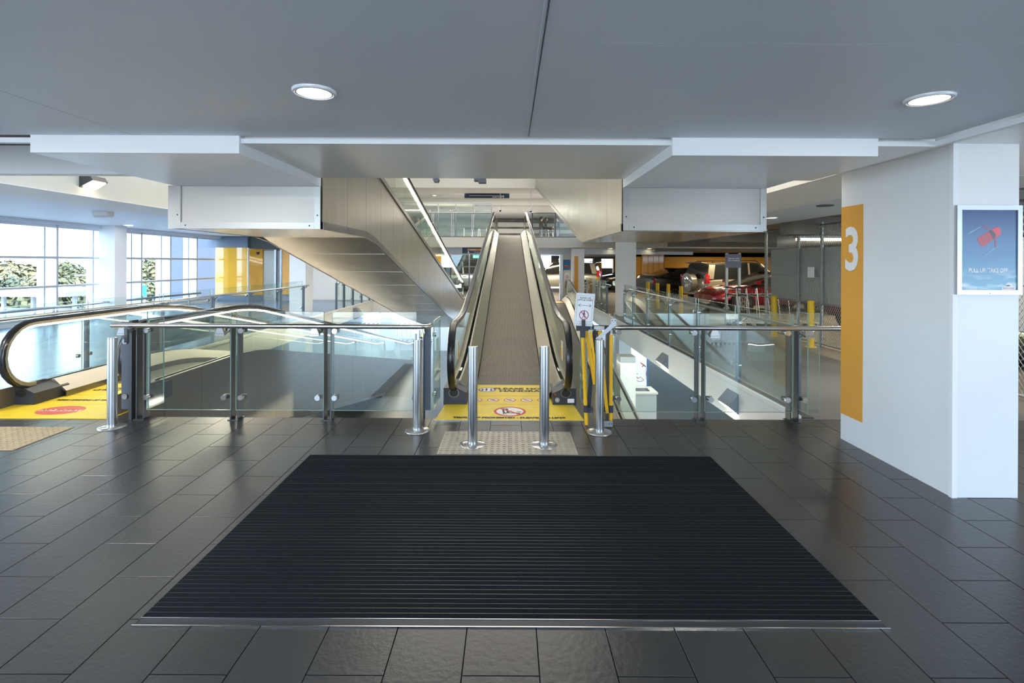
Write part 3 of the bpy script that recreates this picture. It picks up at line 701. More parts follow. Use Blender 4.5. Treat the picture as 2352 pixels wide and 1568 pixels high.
# the walk on the far left, descending away from the landing
l1, zl1 = walk('inclined_travelator', 'inclined travelator beside the windows going down, its yellow plate marked NO ENTRY', -4.755,
               [(5.0, 0), (8.1, 0), (21.1, -2.68), (24, -2.68)], 5.75, 21.6, belt=(6.60, 21.0), led=True,
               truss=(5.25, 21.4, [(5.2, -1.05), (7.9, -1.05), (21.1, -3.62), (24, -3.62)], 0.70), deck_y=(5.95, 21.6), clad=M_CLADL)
newel_boxes(l1, -4.755, 5.60)
pl = plate(l1, -5.62, -4.02, -5.50, -4.05, 5.135, 5.62)
MB().disc((-4.77, 5.40, 0.0088), 0.235, (1, 0, 0), (0, 1, 0), 30, 0, 0.165).build('sign_ground', mat('worn_red_print', (0.62, 0.12, 0.07), 0.5), pl)
MB().box(-4.99, -4.55, 5.37, 5.43, 0.0088, 0.0092).build('sign_bar', M_WHITEP, pl)
print_flat('lettering', 'NO ENTRY', 0.065, -4.77, 5.40, pl, mat('worn_red_text', (0.5, 0.1, 0.06), 0.5), z=0.0095)
pl = plate(l1, -5.24, -4.27, -5.24, -4.27, 5.628, 6.02)
print_flat('lettering', 'KEEP CLEAR OF THE EXIT AREA', 0.060, -4.755, 5.80, pl, flip=-1, sx=0.95)
pl = plate(l1, -5.20, -4.31, -5.20, -4.31, 6.028, 6.59, 'comb_plate')
print_flat('lettering', 'PLEASE HOLD\nHANDRAIL', 0.09, -4.755, 6.30, pl, flip=-1)
# upper-left walk coming down from the storey above
l2, zl2 = walk('inclined_travelator', 'steel-clad inclined travelator descending from the upper storey, light strip under its handrail', -2.425,
               [(2.0, 2.68), (6.3, 2.68), (19.3, 0), (23, 0)], 4.95, 19.35, belt=(5.0, 19.0), led=True,
               truss=(4.73, 20.0, [(4.0, 1.903), (6.32, 1.903), (14.6, 0.05), (20.5, -1.05)], 0.675), ends=(False, True), deck_y=(4.75, 20.2))
# upper-right walk rising away
r2, zr2 = walk('inclined_travelator', 'steel-clad inclined travelator above, rising away under the pale ceiling box', 1.715,
               [(2.0, 2.68), (7.4, 2.68), (20.4, 5.36), (23, 5.36)], 4.95, 20.0, belt=(5.0, 20.0),
               truss=(4.73, 20.6, [(4.0, 1.895), (7.40, 1.905), (18.0, 4.10), (23, 5.1)], 0.665), ends=(False, False), deck_y=(4.75, 20.4))
# right-hand walk coming up towards the hall across the void
r1, zr1 = walk('inclined_travelator', 'inclined travelator running down towards us from the hall across the void', 1.715,
               [(2.0, -2.68), (6.5, -2.68), (19.5, 0), (23, 0)], 6.0, 20.6, belt=(6.4, 20.0),
               truss=(6.0, 20.9, [(5.0, -3.4), (6.5, -3.4), (19.7, -0.75), (22, -0.75)], 0.70), deck_y=(6.0, 20.9))
MB().box(1.25, 2.18, 20.05, 20.95, 0.004, 0.012).build('comb_plate', M_YEL, r1)
for root, x in ((l2, -2.425), (r1, 1.715)):
    MB().box(x - 0.70, x + 0.70, 20.25 if root is l2 else 20.96, 21.0, -0.30, 0.0).build('landing_plate', M_DECK, root)

# fascias closing the truss ends under the dropped boxes
def truss_fascia(root, x0, x1, label=None):
    y = 4.70
    f = MB().box(x0 + 0.05, x1 - 0.05, y + 0.004, y + 0.02, 1.96, 2.297).build('end_panel', M_FASC, root)
    e = MB().box(x0, x0 + 0.055, y - 0.006, y + 0.004, 1.903, 2.297).build('frame_strip', M_FRAME, root)
    MB().box(x1 - 0.055, x1, y - 0.006, y + 0.004, 1.903, 2.297).build('frame_strip', M_FRAME, root)
    MB().box(x0 + 0.056, x1 - 0.056, y - 0.006, y + 0.004, 1.903, 1.962).build('frame_strip', M_FRAME, root)
    for px, pz in ((x0 + 0.1, 1.933), (x1 - 0.1, 1.933), (x0 + 0.027, 2.03), (x1 - 0.027, 2.03)):
        MB().disc((px, y - 0.008, pz), 0.007, (1, 0, 0), (0, 0, 1), 10).build('screw', M_BLACK, root)
truss_fascia(l2, -3.10, -1.752)
truss_fascia(r2, 1.052, 2.378)
MB().box(-3.165, -3.102, 4.70, 4.76, 1.90, 2.30).build('return_strip', M_FRAME, l2)

# ------------------------------------------------------------------ front balustrades
def post_pair(root, x, y=5.15, top=0.93):
    for dx in (-0.042, 0.030):
        MB().box(x + dx, x + dx + 0.012, y - 0.03, y + 0.065, 0.0, top).build('post_flat', M_POST, root)
    MB().box(x - 0.055, x + 0.055, y - 0.05, y + 0.085, -0.001, 0.008).build('base_plate', M_POST, root)
def disc_fix(root, x, z, y=5.10, ax='y', side=0):
    if ax == 'y': MB().cyl((x, y - 0.022, z), (x, y + 0.012, z), 0.027, 16).cyl((x, y + 0.012, z), (x, y + 0.05, z), 0.012, 8).build('glass_fixing', M_POLISH, root, True)
    else: MB().cyl((x - side * 0.022, y, z), (x + side * 0.012, y, z), 0.027, 16).build('glass_fixing', M_POLISH, root, True)
def arm(root, x, s, z, y=5.15):
    MB().box(x, x + s * 0.075, y - 0.012, y + 0.012, z - 0.02, z + 0.02).build('fixing_arm', M_POST, root)
def rail_bracket(root, x, ry=5.02, z=0.94):
    MB().prism([(x - 0.045, ry - 0.01, z - 0.055), (x + 0.045, ry - 0.01, z - 0.055), (x + 0.020, ry - 0.01, z + 0.012), (x - 0.020, ry - 0.01, z + 0.012)], (0, 0.02, 0)).prism([(x - 0.045, ry - 0.01, z - 0.075), (x + 0.045, ry - 0.01, z - 0.075), (x + 0.045, ry + 0.14, z - 0.03), (x - 0.045, ry + 0.14, z - 0.03)], (0, 0, 0.018)).build('rail_bracket', M_STEEL, root, fix=True)
def gpanel(root, x0, x1, y, z0, z1, m=None, ax='x', t=0.012):
    if ax == 'x': mb = MB().mat(0).box(x0, x1, y, y + t, z0, z1).mat(1).box(x0, x1, y - 0.0008, y + t, z1, z1 + 0.0028).box(x0 - 0.002, x0, y, y + t, z0, z1).box(x1, x1 + 0.002, y, y + t, z0, z1).box(x0, x1, y - 0.0008, y + t, z0 - 0.0028, z0)
    else: mb = MB().mat(0).box(y, y + t, x0, x1, z0, z1).mat(1).box(y, y + t, x0, x1, z1, z1 + 0.003).box(y, y + t, x0 - 0.003, x0, z0, z1).box(y, y + t, x1, x1 + 0.003, z0, z1).box(y, y + t, x0, x1, z0 - 0.003, z0)
    return mb.build('glass_panel', [m or M_FGLASS, M_EDGE], root)
bl = thing('glass_balustrade', 'steel and glass balustrade nearest us between the two travelator entrances', 'balustrade', (-2.3, 5.15, 0))
for x in (-3.725, -2.775, -1.835): post_pair(bl, x)
for a, b in ((-3.64, -2.80), (-2.745, -1.865), (-1.78, -0.935)): gpanel(bl, a, b, 5.10, 0.108, 1.095)
for x, sides in ((-3.725, (1,)), (-2.775, (-1, 1)), (-1.835, (-1, 1)), (-0.86, (-1,))):
    for s in sides:
        for z in (0.905, 0.235): disc_fix(bl, x + s * 0.085, z); arm(bl, x + s * 0.04, s, z)
for x in (-3.83, -2.86, -1.925, -0.885): rail_bracket(bl, x)
MB().tube([(-3.93, 5.02, 0.962), (-3.90, 5.02, 0.962)] + [(-3.9 + 0.3 * k, 5.02, 0.962) for k in range(1, 10)] + [(-0.87, 5.02, 0.962), (-0.83, 5.03, 0.962), (-0.80, 5.06, 0.962), (-0.795, 5.12, 0.962)], 0.0245, 14).build('handrail', M_STEEL, bl, True)
MB().box(-0.868, -0.856, 5.11, 5.20, 0, 0.90).box(-0.90, -0.888, 5.11, 5.2, 0, 0.90).build('post_flat', M_POST, bl)
MB().box(-0.858, -0.790, 5.125, 5.140, 0.105, 0.985).build('end_plate', M_ENDP, bl)
MB().box(-3.915, -3.838, 5.125, 5.140, 0.105, 0.985).build('end_plate', M_ENDP, bl)
for z in (0.79, 0.235): disc_fix(bl, -3.868, z, 5.125)
MB().box(-3.83, -3.80, 5.11, 5.2, 0, 1.0).build('post_flat', M_POST, bl)
gpanel(bl, 5.16, 5.62, -0.772, 0.108, 1.00, ax='y')
gpanel(bl, 5.14, 5.36, -3.655, 0.108, 1.00, ax='y')
for z in (0.86, 0.24): disc_fix(bl, -0.765, z, 5.24, 'x', 1)
MB().box(-0.7595, -0.7585, 5.30, 5.48, 0.56, 0.80).build('sticker', mat('pale_green_film', (0.5, 0.72, 0.68), 0.4), bl)

br = thing('glass_balustrade', 'steel and glass balustrade between folded yellow barrier and numbered column', 'balustrade', (2.2, 5.15, 0))
for x in (1.945, 2.885): post_pair(br, x)
for a, b in ((1.06, 1.915), (1.975, 2.86)): gpanel(br, a, b, 5.10, 0.108, 1.095)
for x, sides in ((1.945, (-1, 1)), (2.885, (-1, 1)), (1.015, (1,))):
    for s in sides:
        for z in (0.905, 0.235): disc_fix(br, x + s * 0.085, z); arm(br, x + s * 0.04, s, z)
for x in (2.035, 2.975): rail_bracket(br, x)
MB().tube([(1.03, 5.12, 0.962), (1.035, 5.06, 0.962), (1.06, 5.03, 0.962), (1.10, 5.02, 0.962)] + [(1.2 + 0.3 * k, 5.02, 0.962) for k in range(8)] + [(3.55, 5.02, 0.962)], 0.0245, 14).build('handrail', M_STEEL, br, True)
MB().box(0.99, 1.02, 5.11, 5.20, 0, 0.95).build('post_flat', M_POST, br)
gpanel(br, 5.16, 5.62, 0.785, 0.108, 1.00, ax='y')
gpanel(br, 3.02, 3.135, 5.12, 0.085, 1.10)
gpanel(br, 5.13, 5.32, 3.015, 0.085, 1.10, ax='y')
for z in (0.86, 0.24): disc_fix(br, 0.79, z, 5.24, 'x', -1)

def side_balustrade(root, x, ys_, zt, zr, zb=0.06, m=None, s=1, start=None):
    for y in ys_:
        MB().box(x - 0.035, x + 0.035, y - 0.008, y + 0.008, 0, zr - 0.02).build('post_flat', M_POST, root)
        MB().cyl((x, y, zr - 0.10), (x + s * 0.10, y, zr - 0.03), 0.012, 6).build('rail_bracket', M_STEEL, root)
    for a, b in zip(ys_, ys_[1:]):
        gpanel(root, a + 0.05, b - 0.05, x - 0.03, zb, zt, m or M_GLASS, 'y')
        for z in (0.25, zt - 0.22):
            for yy in (a + 0.10, b - 0.10): disc_fix(root, x - 0.03 * s, z, yy, 'x', s)
    MB().tube([(x + s * 0.10, ys_[0] - 0.1, zr), (x + s * 0.10, ys_[-1] + 0.1, zr)], 0.022, 10).build('handrail', M_STEEL, root, True)
t = thing('glass_balustrade', 'glass balustrade along the white void edge beside the parking bay', 'balustrade', (3.12, 9, 0))
side_balustrade(t, 3.10, [5.45, 6.85, 8.30, 9.76, 11.3, 12.6, 13.6], 1.03, 0.90)
t = thing('glass_balustrade', 'glass balustrade past the white column at the far end of the void', 'balustrade', (3.12, 18, 0))
side_balustrade(t, 3.10, [16.1, 17.0, 18.0, 19.0, 20.3], 1.03, 0.90)
t = thing('glass_balustrade', 'glass balustrade along the tiled lift lobby floor by the windows', 'balustrade', (-6.2, 10, 0))
side_balustrade(t, -6.08, [5.6, 7.30, 8.9, 10.4, 11.9, 13.5, 15.0], 1.03, 0.90, s=1)
t = thing('glass_balustrade', 'glass balustrade beyond the lobby column on the cream slab edge', 'balustrade', (-5.75, 18, 0))
side_balustrade(t, -5.76, [16.9, 17.7, 18.7, 19.8, 20.9], 1.03, 0.92, s=1)
# upper hall balustrade across the void
t = thing('glass_balustrade', 'glass balustrade on the upper landing left of the travelator head', 'balustrade', (-2, 21.1, 2.68))
for x in (-4.9, -3.2, -2.38, -1.53): MB().box(x - 0.05, x - 0.02, 21.1, 21.15, 2.68, 3.65).box(x + 0.02, x + 0.05, 21.1, 21.15, 2.68, 3.65).build('post_flat', M_STEEL, t)
for a, b in ((-4.8, -3.3), (-3.12, -2.46), (-2.30, -1.6), (-1.45, -0.80)): gpanel(t, a, b, 21.08, 2.72, 3.78, M_GLASS)
MB().tube([(-4.9, 21.02, 3.66), (-0.8, 21.02, 3.66)], 0.025).build('handrail', M_STEEL, t, True)
t = thing('glass_balustrade', 'glass balustrade on the upper landing in front of the three people', 'balustrade', (2, 21.1, 2.68))
for x in (0.95, 1.9, 2.75): MB().box(x - 0.03, x + 0.03, 21.1, 21.15, 2.68, 3.65).build('post_flat', M_POST, t)
for a, b in ((1.0, 1.85), (1.95, 2.70)): gpanel(t, a, b, 21.08, 2.72, 3.70, M_GLASS)
MB().tube([(0.85, 21.02, 3.66), (2.8, 21.02, 3.66)], 0.025).build('handrail', M_STEEL, t, True)

# ------------------------------------------------------------------ entrance mat
mt = thing('entrance_mat', 'large charcoal ribbed entrance mat with thin metal lines set in dark tiles', 'mat', (0.016, 3.2, 0))
pitch = 0.0337
n_s = int((4.20 - 2.272) / pitch)
cs = MB().bbox(-1.640, 1.668, -0.0145, 0.0145, 0.0, 0.006, 0.002)
me_c = bpy.data.meshes.new('carpet_strip'); me_c.from_pydata(cs.v, [], cs.f); me_c.materials.append(M_CARPET)
cr = MB().box(-1.640, 1.668, -0.0013, 0.0013, 0.0, 0.0042)
me_r = bpy.data.meshes.new('mat_rail'); me_r.from_pydata(cr.v, [], cr.f); me_r.materials.append(M_CRAIL)
for k in range(n_s):
    y = 2.290 + pitch * k
    for nm, me, dy in (('carpet_strip', me_c, 0), ('mat_rail', me_r, 0.0168)):
        o = bpy.data.objects.new(nm, me); C.objects.link(o); o.parent = mt; o.location = (-0.016, y + dy - 3.2, 0.0006 + random.uniform(0, 0.0008))
MB().box(-1.644, 1.672, 2.226, 2.268, 0.0005, 0.003).build('edge_strip', M_BOXD, mt)
MB().box(-1.650, 1.678, 2.2205, 2.2255, 0.0005, 0.006).build('front_rail', M_POLISH, mt)
MB().box(-1.642, 1.670, 2.2685, 2.2715, 0.0005, 0.006).build('front_rail', M_POLISH, mt)
MB().box(-1.6435, -1.6410, 2.23, 4.20, 0.0005, 0.0045).build('side_rail', M_CRAIL, mt)
MB().box(1.669, 1.6715, 2.23, 4.20, 0.0005, 0.0045).build('side_rail', M_CRAIL, mt)

# ------------------------------------------------------------------ tactile pads
def tactile(x0, x1, y0, y1, nx, ny, label, m, cuts_x=()):
    t = thing('tactile_pad', label, 'tactile paving', ((x0 + x1) / 2, (y0 + y1) / 2, 0))
    xs = [x0] + list(cuts_x) + [x1]; ym = (y0 + y1) / 2 + 0.02
    for a, b in zip(xs, xs[1:]):
        MB().bbox(a + 0.001, b - 0.001, y0, ym - 0.001, 0.0008, 0.005, 0.0015).build('paver', m, t)
        MB().bbox(a + 0.001, b - 0.001, ym + 0.001, y1, 0.0008, 0.005, 0.0015).build('paver', m, t)
    mb = MB(); dx, dy = (x1 - x0) / nx, (y1 - y0) / ny
    for i in range(nx):
        for j in range(ny):
            mb.cyl((x0 + dx * (i + .5), y0 + dy * (j + .5), 0.0045), (x0 + dx * (i + .5), y0 + dy * (j + .5), 0.0095), 0.0150, 10, 0.010)
    tag(mb.build('stud_field', m, t, fix=True), kind='stuff')
tactile(-0.600, 0.583, 4.222, 4.795, 22, 11, 'steel-grey studded tactile paving between mat and yellow plates', M_TACT, (-0.30, 0.0, 0.29))
tactile(-5.75, -4.17, 4.27, 4.87, 28, 11, 'buff studded tactile paving before the NO ENTRY plate', M_TACTD, (-5.16, -4.86, -4.56))

# ------------------------------------------------------------------ steel bollards
def bollard(x, y, label, top=0.865, r=0.0425, ring=True):
    t = thing('steel_bollard', label, 'bollard', (x, y, 0), 'brushed steel bollards on the landing')
    MB().cyl((x, y, -0.004), (x, y, top), r, 32).build('tube', M_STEEL, t, True)
    MB().lathe([(0.001, top), (r - 0.006, top), (r - 0.001, top - 0.002)], (x, y, 0.0012), 32).build('cap', M_POLISH, t, True, True)
    MB().lathe([(r, 0.010), (0.108, 0.010), (0.116, 0.007), (0.118, 0.001)], (x, y, 0), 40).build('base_ring', M_PLATEC, t, True, True)
bollard(-0.316, 4.45, 'brushed steel bollard on the tactile paving, over the word TROLLEYS')
bollard(0.312, 4.45, 'brushed steel bollard on the tactile paving nearer the yellow barrier', 0.868)
bollard(-0.868, 4.82, 'brushed steel bollard with padlocked bracket at the end of the glass balustrade', 0.868)
bollard(0.858, 4.80, 'brushed steel bollard standing in front of the folded yellow barrier', 0.872)
bollard(-3.815, 4.88, 'brushed steel bollard beside the NO ENTRY travelator plate', 0.862)
# padlocked brackets
def lock_bracket(x, y, label, s=1):
    t = thing('lock_bracket', label, 'bracket', (x, y, 0.865))
    MB().box(x - 0.026, x - 0.014, y + 0.0, y + 0.03, 0.869, 0.92).box(x + 0.012, x + 0.018, y, y + 0.03, 0.869, 0.955).build('strap', M_GALV, t)
    MB().box(x + 0.03, x + 0.045, y + 0.04, y + 0.07, 0.885, 0.915).build('padlock', mat('brass', (0.6, 0.45, 0.15), 0.3, 1.0), t)
    MB().tube([(x + 0.033, y + 0.055, 0.915), (x + 0.033, y + 0.055, 0.932), (x + 0.042, y + 0.055, 0.932), (x + 0.042, y + 0.055, 0.915)], 0.003, 6).build('shackle', M_POLISH, t)
lock_bracket(-0.868, 4.82, 'small steel bracket with padlock standing on a bollard top')
t = thing('hinge_plate', 'grey steel hinge plate beside the bollard near the NO ENTRY plate', 'bracket', (-3.745, 4.95, 0.86))
MB().box(-3.765, -3.735, 4.96, 4.99, 0.80, 0.955).build('plate', M_POST, t)
MB().cyl((-3.775, 4.975, 0.94), (-3.73, 4.975, 0.94), 0.014, 10).build('pin', M_STEEL, t)

# ------------------------------------------------------------------ folded yellow barrier with notice
bx, by = 0.86, 4.985
t = thing('folding_barrier', 'folded yellow and black expanding barrier leaning by the balustrade corner', 'barrier', (bx, by, 0))
def slat_bar(x0, z0, x1, z1, y, w_, m, nm):
    a, b = Vector((x0, y, z0)), Vector((x1, y, z1)); d = (b - a).normalized(); n_ = Vector((-d.z, 0, d.x)) * w_ / 2
    return MB().prism([a - n_, b - n_, b + n_, a + n_], (0, 0.008, 0)).build(nm, m, t, fix=True)
MB().cyl((0.765, by, 0.012), (0.722, by, 0.905), 0.0185, 16).build('yellow_tube', M_BARY, t, True)
MB().cyl((1.002, by, 0.012), (1.004, by, 0.895), 0.0185, 16).build('yellow_tube', M_BARY, t, True)
slat_bar(0.765, 0.93, 0.85, 0.40, by + 0.03, 0.035, M_BARY, 'slat'); slat_bar(0.80, 0.93, 0.90, 0.12, by - 0.025, 0.022, M_BARY, 'slat')
slat_bar(0.885, 0.93, 0.965, 0.13, by - 0.02, 0.03, M_BARY, 'slat'); slat_bar(0.905, 0.93, 0.90, 0.5, by + 0.045, 0.03, M_BARY, 'slat')
slat_bar(0.85, 0.93, 0.79, 0.14, by + 0.045, 0.04, M_BOXD, 'slat'); slat_bar(0.90, 0.93, 0.93, 0.14, by + 0.06, 0.05, M_BOXD, 'slat')
MB().box(0.70, 0.745, by - 0.025, by + 0.03, 0.87, 0.935).box(0.66, 0.78, by - 0.02, by + 0.02, 0.935, 0.985).build('black_cap', M_BOXD, t)
MB().box(0.78, 1.03, by + 0.0, by + 0.03, 0.945, 0.985).build('top_bar', M_BOXD, t)
MB().box(0.835, 0.935, by - 0.008, by - 0.001, 0.951, 0.979).build('name_plate', M_WHITEP, t)
text('lettering', 'PORT-A-GUARD', 0.016, (0.885, by - 0.0095, 0.965), (1, 0, 0), (0, 0, 1), M_BLACK, t)
for x in (0.760, 1.003): MB().cyl((x, by, 0.135), (x, by, 0.205), 0.025, 16).build('black_collar', M_BOXD, t, True)
MB().box(0.775, 0.825, by - 0.02, by + 0.02, 0.135, 0.185).box(0.93, 0.98, by + 0.02, by + 0.05, 0.135, 0.185).build('hinge_block', M_BOXD, t)
for x, z in ((0.81, 0.15), (0.955, 0.15), (0.90, 0.55), (0.80, 0.965), (1.0, 0.965)): MB().cyl((x, by - 0.036, z), (x, by - 0.024, z), 0.008, 10).build('rivet', M_POLISH, t)
t = thing('barrier_latch', 'pale metal latch arm reaching from a bollard to the barrier', 'bracket', (0.93, 4.90, 0.86))
MB().prism([(0.835, 4.90, 0.868), (0.885, 4.90, 0.868), (1.035, 4.90, 1.0), (1.035, 4.90, 1.06), (0.985, 4.90, 1.06), (0.985, 4.90, 1.01)], (0, 0.006, 0)).build('arm', mat('pale_zinc', (0.62, 0.65, 0.70), 0.4, 0.3), t, fix=True)
for x in (0.996, 1.024): MB().cyl((x, 4.898, 1.045), (x, 4.900, 1.045), 0.005, 8).build('bolt', M_BLACK, t)
t = thing('floor_latch', 'small pale metal floor latch behind the bollard in front of the barrier', 'bracket', (0.95, 4.92, 0))
MB().box(0.905, 1.01, 4.92, 4.925, 0.012, 0.068).box(0.905, 0.925, 4.93, 5.02, 0.0, 0.14).build('plate', M_GALV, t)
for x in (0.975, 0.998): MB().cyl((x, 4.917, 0.042), (x, 4.920, 0.042), 0.005, 8).build('bolt', M_BLACK, t)
# notice on the barrier (tilted sleeve)
t = thing('notice_board', 'white notice with two-way arrow and no-walking symbol on top of the barrier', 'notice', (0.70, 4.95, 0.985))
R_ = Vector((0.9995, 0, -0.06)).normalized(); U_ = Vector((0.085, 0, 0.996)).normalized()
O_ = Vector((0.735, 4.955, 1.15))
def bp(a, b, dy=0): return O_ + R_ * a + U_ * b + Vector((0, -dy, 0))
MB().prism([bp(-.092, -.165), bp(.092, -.165), bp(.092, .155), bp(-.092, .155)], (0, 0.004, 0)).build('sleeve', mat('clear_sleeve', (0.72, 0.74, 0.76), 0.15), t, fix=True)
MB().poly([bp(-.088, -.135, .001), bp(.088, -.135, .001), bp(.088, .145, .001), bp(-.088, .145, .001)]).build('sheet', M_WHITEP, t)
fr = MB()
for a0, b0, a1, b1 in ((-.076, -.125, .076, -.123), (-.076, .130, .076, .132), (-.076, -.125, -.074, .132), (.074, -.125, .076, .132)):
    fr.poly([bp(a0, b0, .002), bp(a1, b0, .002), bp(a1, b1, .002), bp(a0, b1, .002)])
fr.build('border_line', M_NAVY, t)
text('lettering', 'PLEASE USE\nLIFTS & STAIRS', 0.022, bp(0, .098, .002), R_, U_, M_NAVY, t, sx=1.0, bold=0.0004)
ar = MB()
ar.poly([bp(-.062, .034, .002), bp(.062, .034, .002), bp(.062, .037, .002), bp(-.062, .037, .002)])
for s in (-1, 1):
    for q in (-1, 1):
        ar.poly([bp(s * .064, .0355, .002), bp(s * .042, .0355 + q * .016, .002), bp(s * .040, .0355 + q * .013, .002), bp(s * .059, .0355 - q * .001, .002)])
ar.build('arrow', M_NAVY, t)
MB().disc(bp(0, -.058, .002), 0.046, R_, U_, 28, 0.039).build('ban_ring', M_RED2 if False else mat('magenta_red', (0.45, 0.02, 0.08), 0.5), t)
MB().poly([bp(-.033, -.022, .0025), bp(-.029, -.027, .0025), bp(.033, -.094, .0025), bp(.029, -.089, .0025)]).poly([bp(-.035, -.025, .0025), bp(-.029, -.021, .0025), bp(.035, -.091, .0025), bp(.029, -.095, .0025)]).build('ban_bar', bpy.data.materials['magenta_red'], t)
wk = MB().disc(bp(.0, -.028, .002), .007, R_, U_, 12)
for a, b, c, d, w_ in ((0, -.036, 0, -.060, .007), (0, -.058, -.014, -.088, .003), (0, -.058, .012, -.088, .003), (0, -.040, -.015, -.058, .0025), (0, -.040, .016, -.054, .0025)):
    wk.poly([bp(a - w_, b, .002), bp(a + w_, b, .002), bp(c + w_, d, .002), bp(c - w_, d, .002)])
wk.build('walking_figure', M_NAVY, t)
MB().box(0.708, 0.742, 4.935, 4.953, 0.986, 1.045).build('clip', M_BOXD, t)

# ------------------------------------------------------------------ ceiling downlights
def downlight(x, y, z, r, label, m, cat='downlight', group=None):
    t = thing('downlight', label, cat, (x, y, z), group)
    MB().lathe([(r, 0), (r, -0.006), (r - 0.004, -0.012), (r - 0.012, -0.014), (r - 0.016, -0.010), (r - 0.022, -0.011), (r - 0.024, -0.006)], (x, y, z), 48).build('bezel', M_ALUW, t, True, True)
    MB().lathe([(0.0005, -0.009), (r * 0.5, -0.0085), (r - 0.0235, -0.007)], (x, y, z), 36).build('lamp_disc', m, t, True)
    return t
d1 = downlight(-0.933, 2.415, 2.4118, 0.100, 'round white ceiling downlight, brightly lit, between two ceiling seams', M_LAMPW)
d2 = downlight(2.045, 2.475, 2.4118, 0.102, 'round ceiling downlight with debris on its yellowish diffuser, near the column', M_LAMPY)
for k, (dx, dy, q) in enumerate(((-.02, .045, .008), (.005, .05, .012), (.035, .035, .010), (.012, -.01, .010), (-.05, .03, .006), (.02, -.035, .006))):
    MB().disc((2.045 + dx, 2.475 + dy, 2.4014), q, (1, 0, 0), (0, 1, 0), 9, 0, q * 0.45).build('debris', mat('debris', (0.35, 0.25, 0.05), 0.8, emit=(0.8, 0.5, 0.05), es=0.5) if k == 0 else bpy.data.materials['debris'], d2)
for x, r, e, c_ in ((-0.933, 0.1, 2.2, (1, .95, .86)), (2.045, .1, 1.6, (1, .85, .6))):
    l = bpy.data.lights.new('downlight_lamp', 'AREA'); l.shape = 'DISK'; l.size = 0.15; l.energy = e; l.color = c_
    o = bpy.data.objects.new('downlight_lamp', l); C.objects.link(o); o.location = (x, 2.445, 2.39)
G1 = 'small round downlights of the far ceilings'
for px, py, Y, lab in ((998, 455, 25.5, 'small lit downlight in the upper hall recess left of the navy sign'), (1133, 454, 25.9, 'small lit downlight in the upper hall recess below the navy sign')):
    p = at(px, py, Y=Y); dl = downlight(p.x, p.y, 4.958, 0.10, lab, M_LAMPY, group=G1)
for px, py, lab in ((1247, 571.5, 'small lit downlight beside the travelator handrail across the void'), (1375, 573, 'small lit downlight left of the white column, nearer pair'), (1392, 570, 'small lit downlight left of the white column, upper of the pair'), (1476, 570, 'small lit downlight in front of the orange cupboards')):
    p = at(px, py, Y=23.0); dl = downlight(p.x, 21.5 + (py - 568) * .2, 2.228, 0.11, lab, M_LAMPY, group=G1)
p = at(1772, 499, Z=2.43); downlight(p.x, p.y, 2.428, 0.11, 'small warm downlight at the corner of the steel fascia', M_LAMPY, group=G1)
p = at(295, 517, Z=2.62); downlight(p.x, p.y, 2.618, 0.12, 'small round downlight in the lobby ceiling above the windows', M_LAMPW, group=G1)
p = at(1895, 471, Z=2.428)
t = thing('ceiling_vent', 'small dark round grille in the ceiling near the numbered column', 'vent', (p.x, p.y, 2.42))
MB().cyl((p.x, p.y, 2.415), (p.x, p.y, 2.427), 0.11, 24).build('grille', M_POST, t)
# wall floodlight, speaker, wedge lights
p = at(200, 420, X=-5.30)
t = thing('wall_floodlight', 'grey wedge-shaped floodlight glowing on the cream upstand', 'wall light', (-5.3, p.y, p.z))
y0, y1 = at(228, 420, X=-5.20).y, at(174, 420, X=-5.29).y
if y0 > y1: y0, y1 = y1, y0
zt = p.z + 0.10
body = [(-5.298, zt), (-5.17, zt - 0.02), (-5.13, zt - 0.08), (-5.298, zt - 0.17)]
MB().prism([(x, p.y - 0.12, z) for x, z in body], (0, 0.24, 0)).build('housing', M_POST, t, fix=True)
MB().prism([(-5.145, p.y - 0.10, zt - 0.082), (-5.27, p.y - 0.10, zt - 0.163), (-5.27, p.y + 0.10, zt - 0.163), (-5.145, p.y + 0.10, zt - 0.082)], (0.006, 0, -0.010)).build('lens', mat('flood_lens', (1, .9, .7), .5, emit=(1, .85, .6), es=3), t, fix=True)
p = at(237, 488, Z=2.60)
t = thing('ceiling_speaker', 'pale half-round sensor box hanging below the lobby ceiling', 'speaker', (p.x, p.y, 2.6))
MB().cyl((p.x - 0.16, p.y, 2.59), (p.x + 0.16, p.y, 2.59), 0.09, 16).build('case', W_CREAM, t, True)
def wedge(y0, y1, zt, zm, zb, d, label):
    X = 2.998
    t = thing('wedge_light', label, 'wall light', (X, (y0 + y1) / 2, zt))
    MB().prism([(X, y0, zt), (X - d, y0, zm), (X - d + .012, y0, zm - .012), (X, y0, zb)], (0, y1 - y0, 0)).build('housing', M_WEDGE, t, fix=True)
    q = .06
    MB().prism([(X - d + .014, y0 + .02, zm - .016), (X - .015, y0 + .02, zb + .008), (X - .015, y1 - .02, zb + .008), (X - d + .014, y1 - .02, zm - .016)], (-.003, 0, -0.006)).build('lens', M_LED2, t, fix=True)
M_WEDGE = mat('slate_paint', (0.16, 0.19, 0.24), 0.45)
M_LED2 = mat('wedge_lens', (1, .9, .7), 0.5, emit=(1, .85, .6), es=5)
wedge(6.62, 6.96, -0.105, -0.262, -0.372, 0.135, 'larger wedge-shaped wall light on the white slab edge')
wedge(9.55, 9.92, -0.135, -0.285, -0.392, 0.135, 'smaller wedge-shaped wall light farther along the white slab edge')
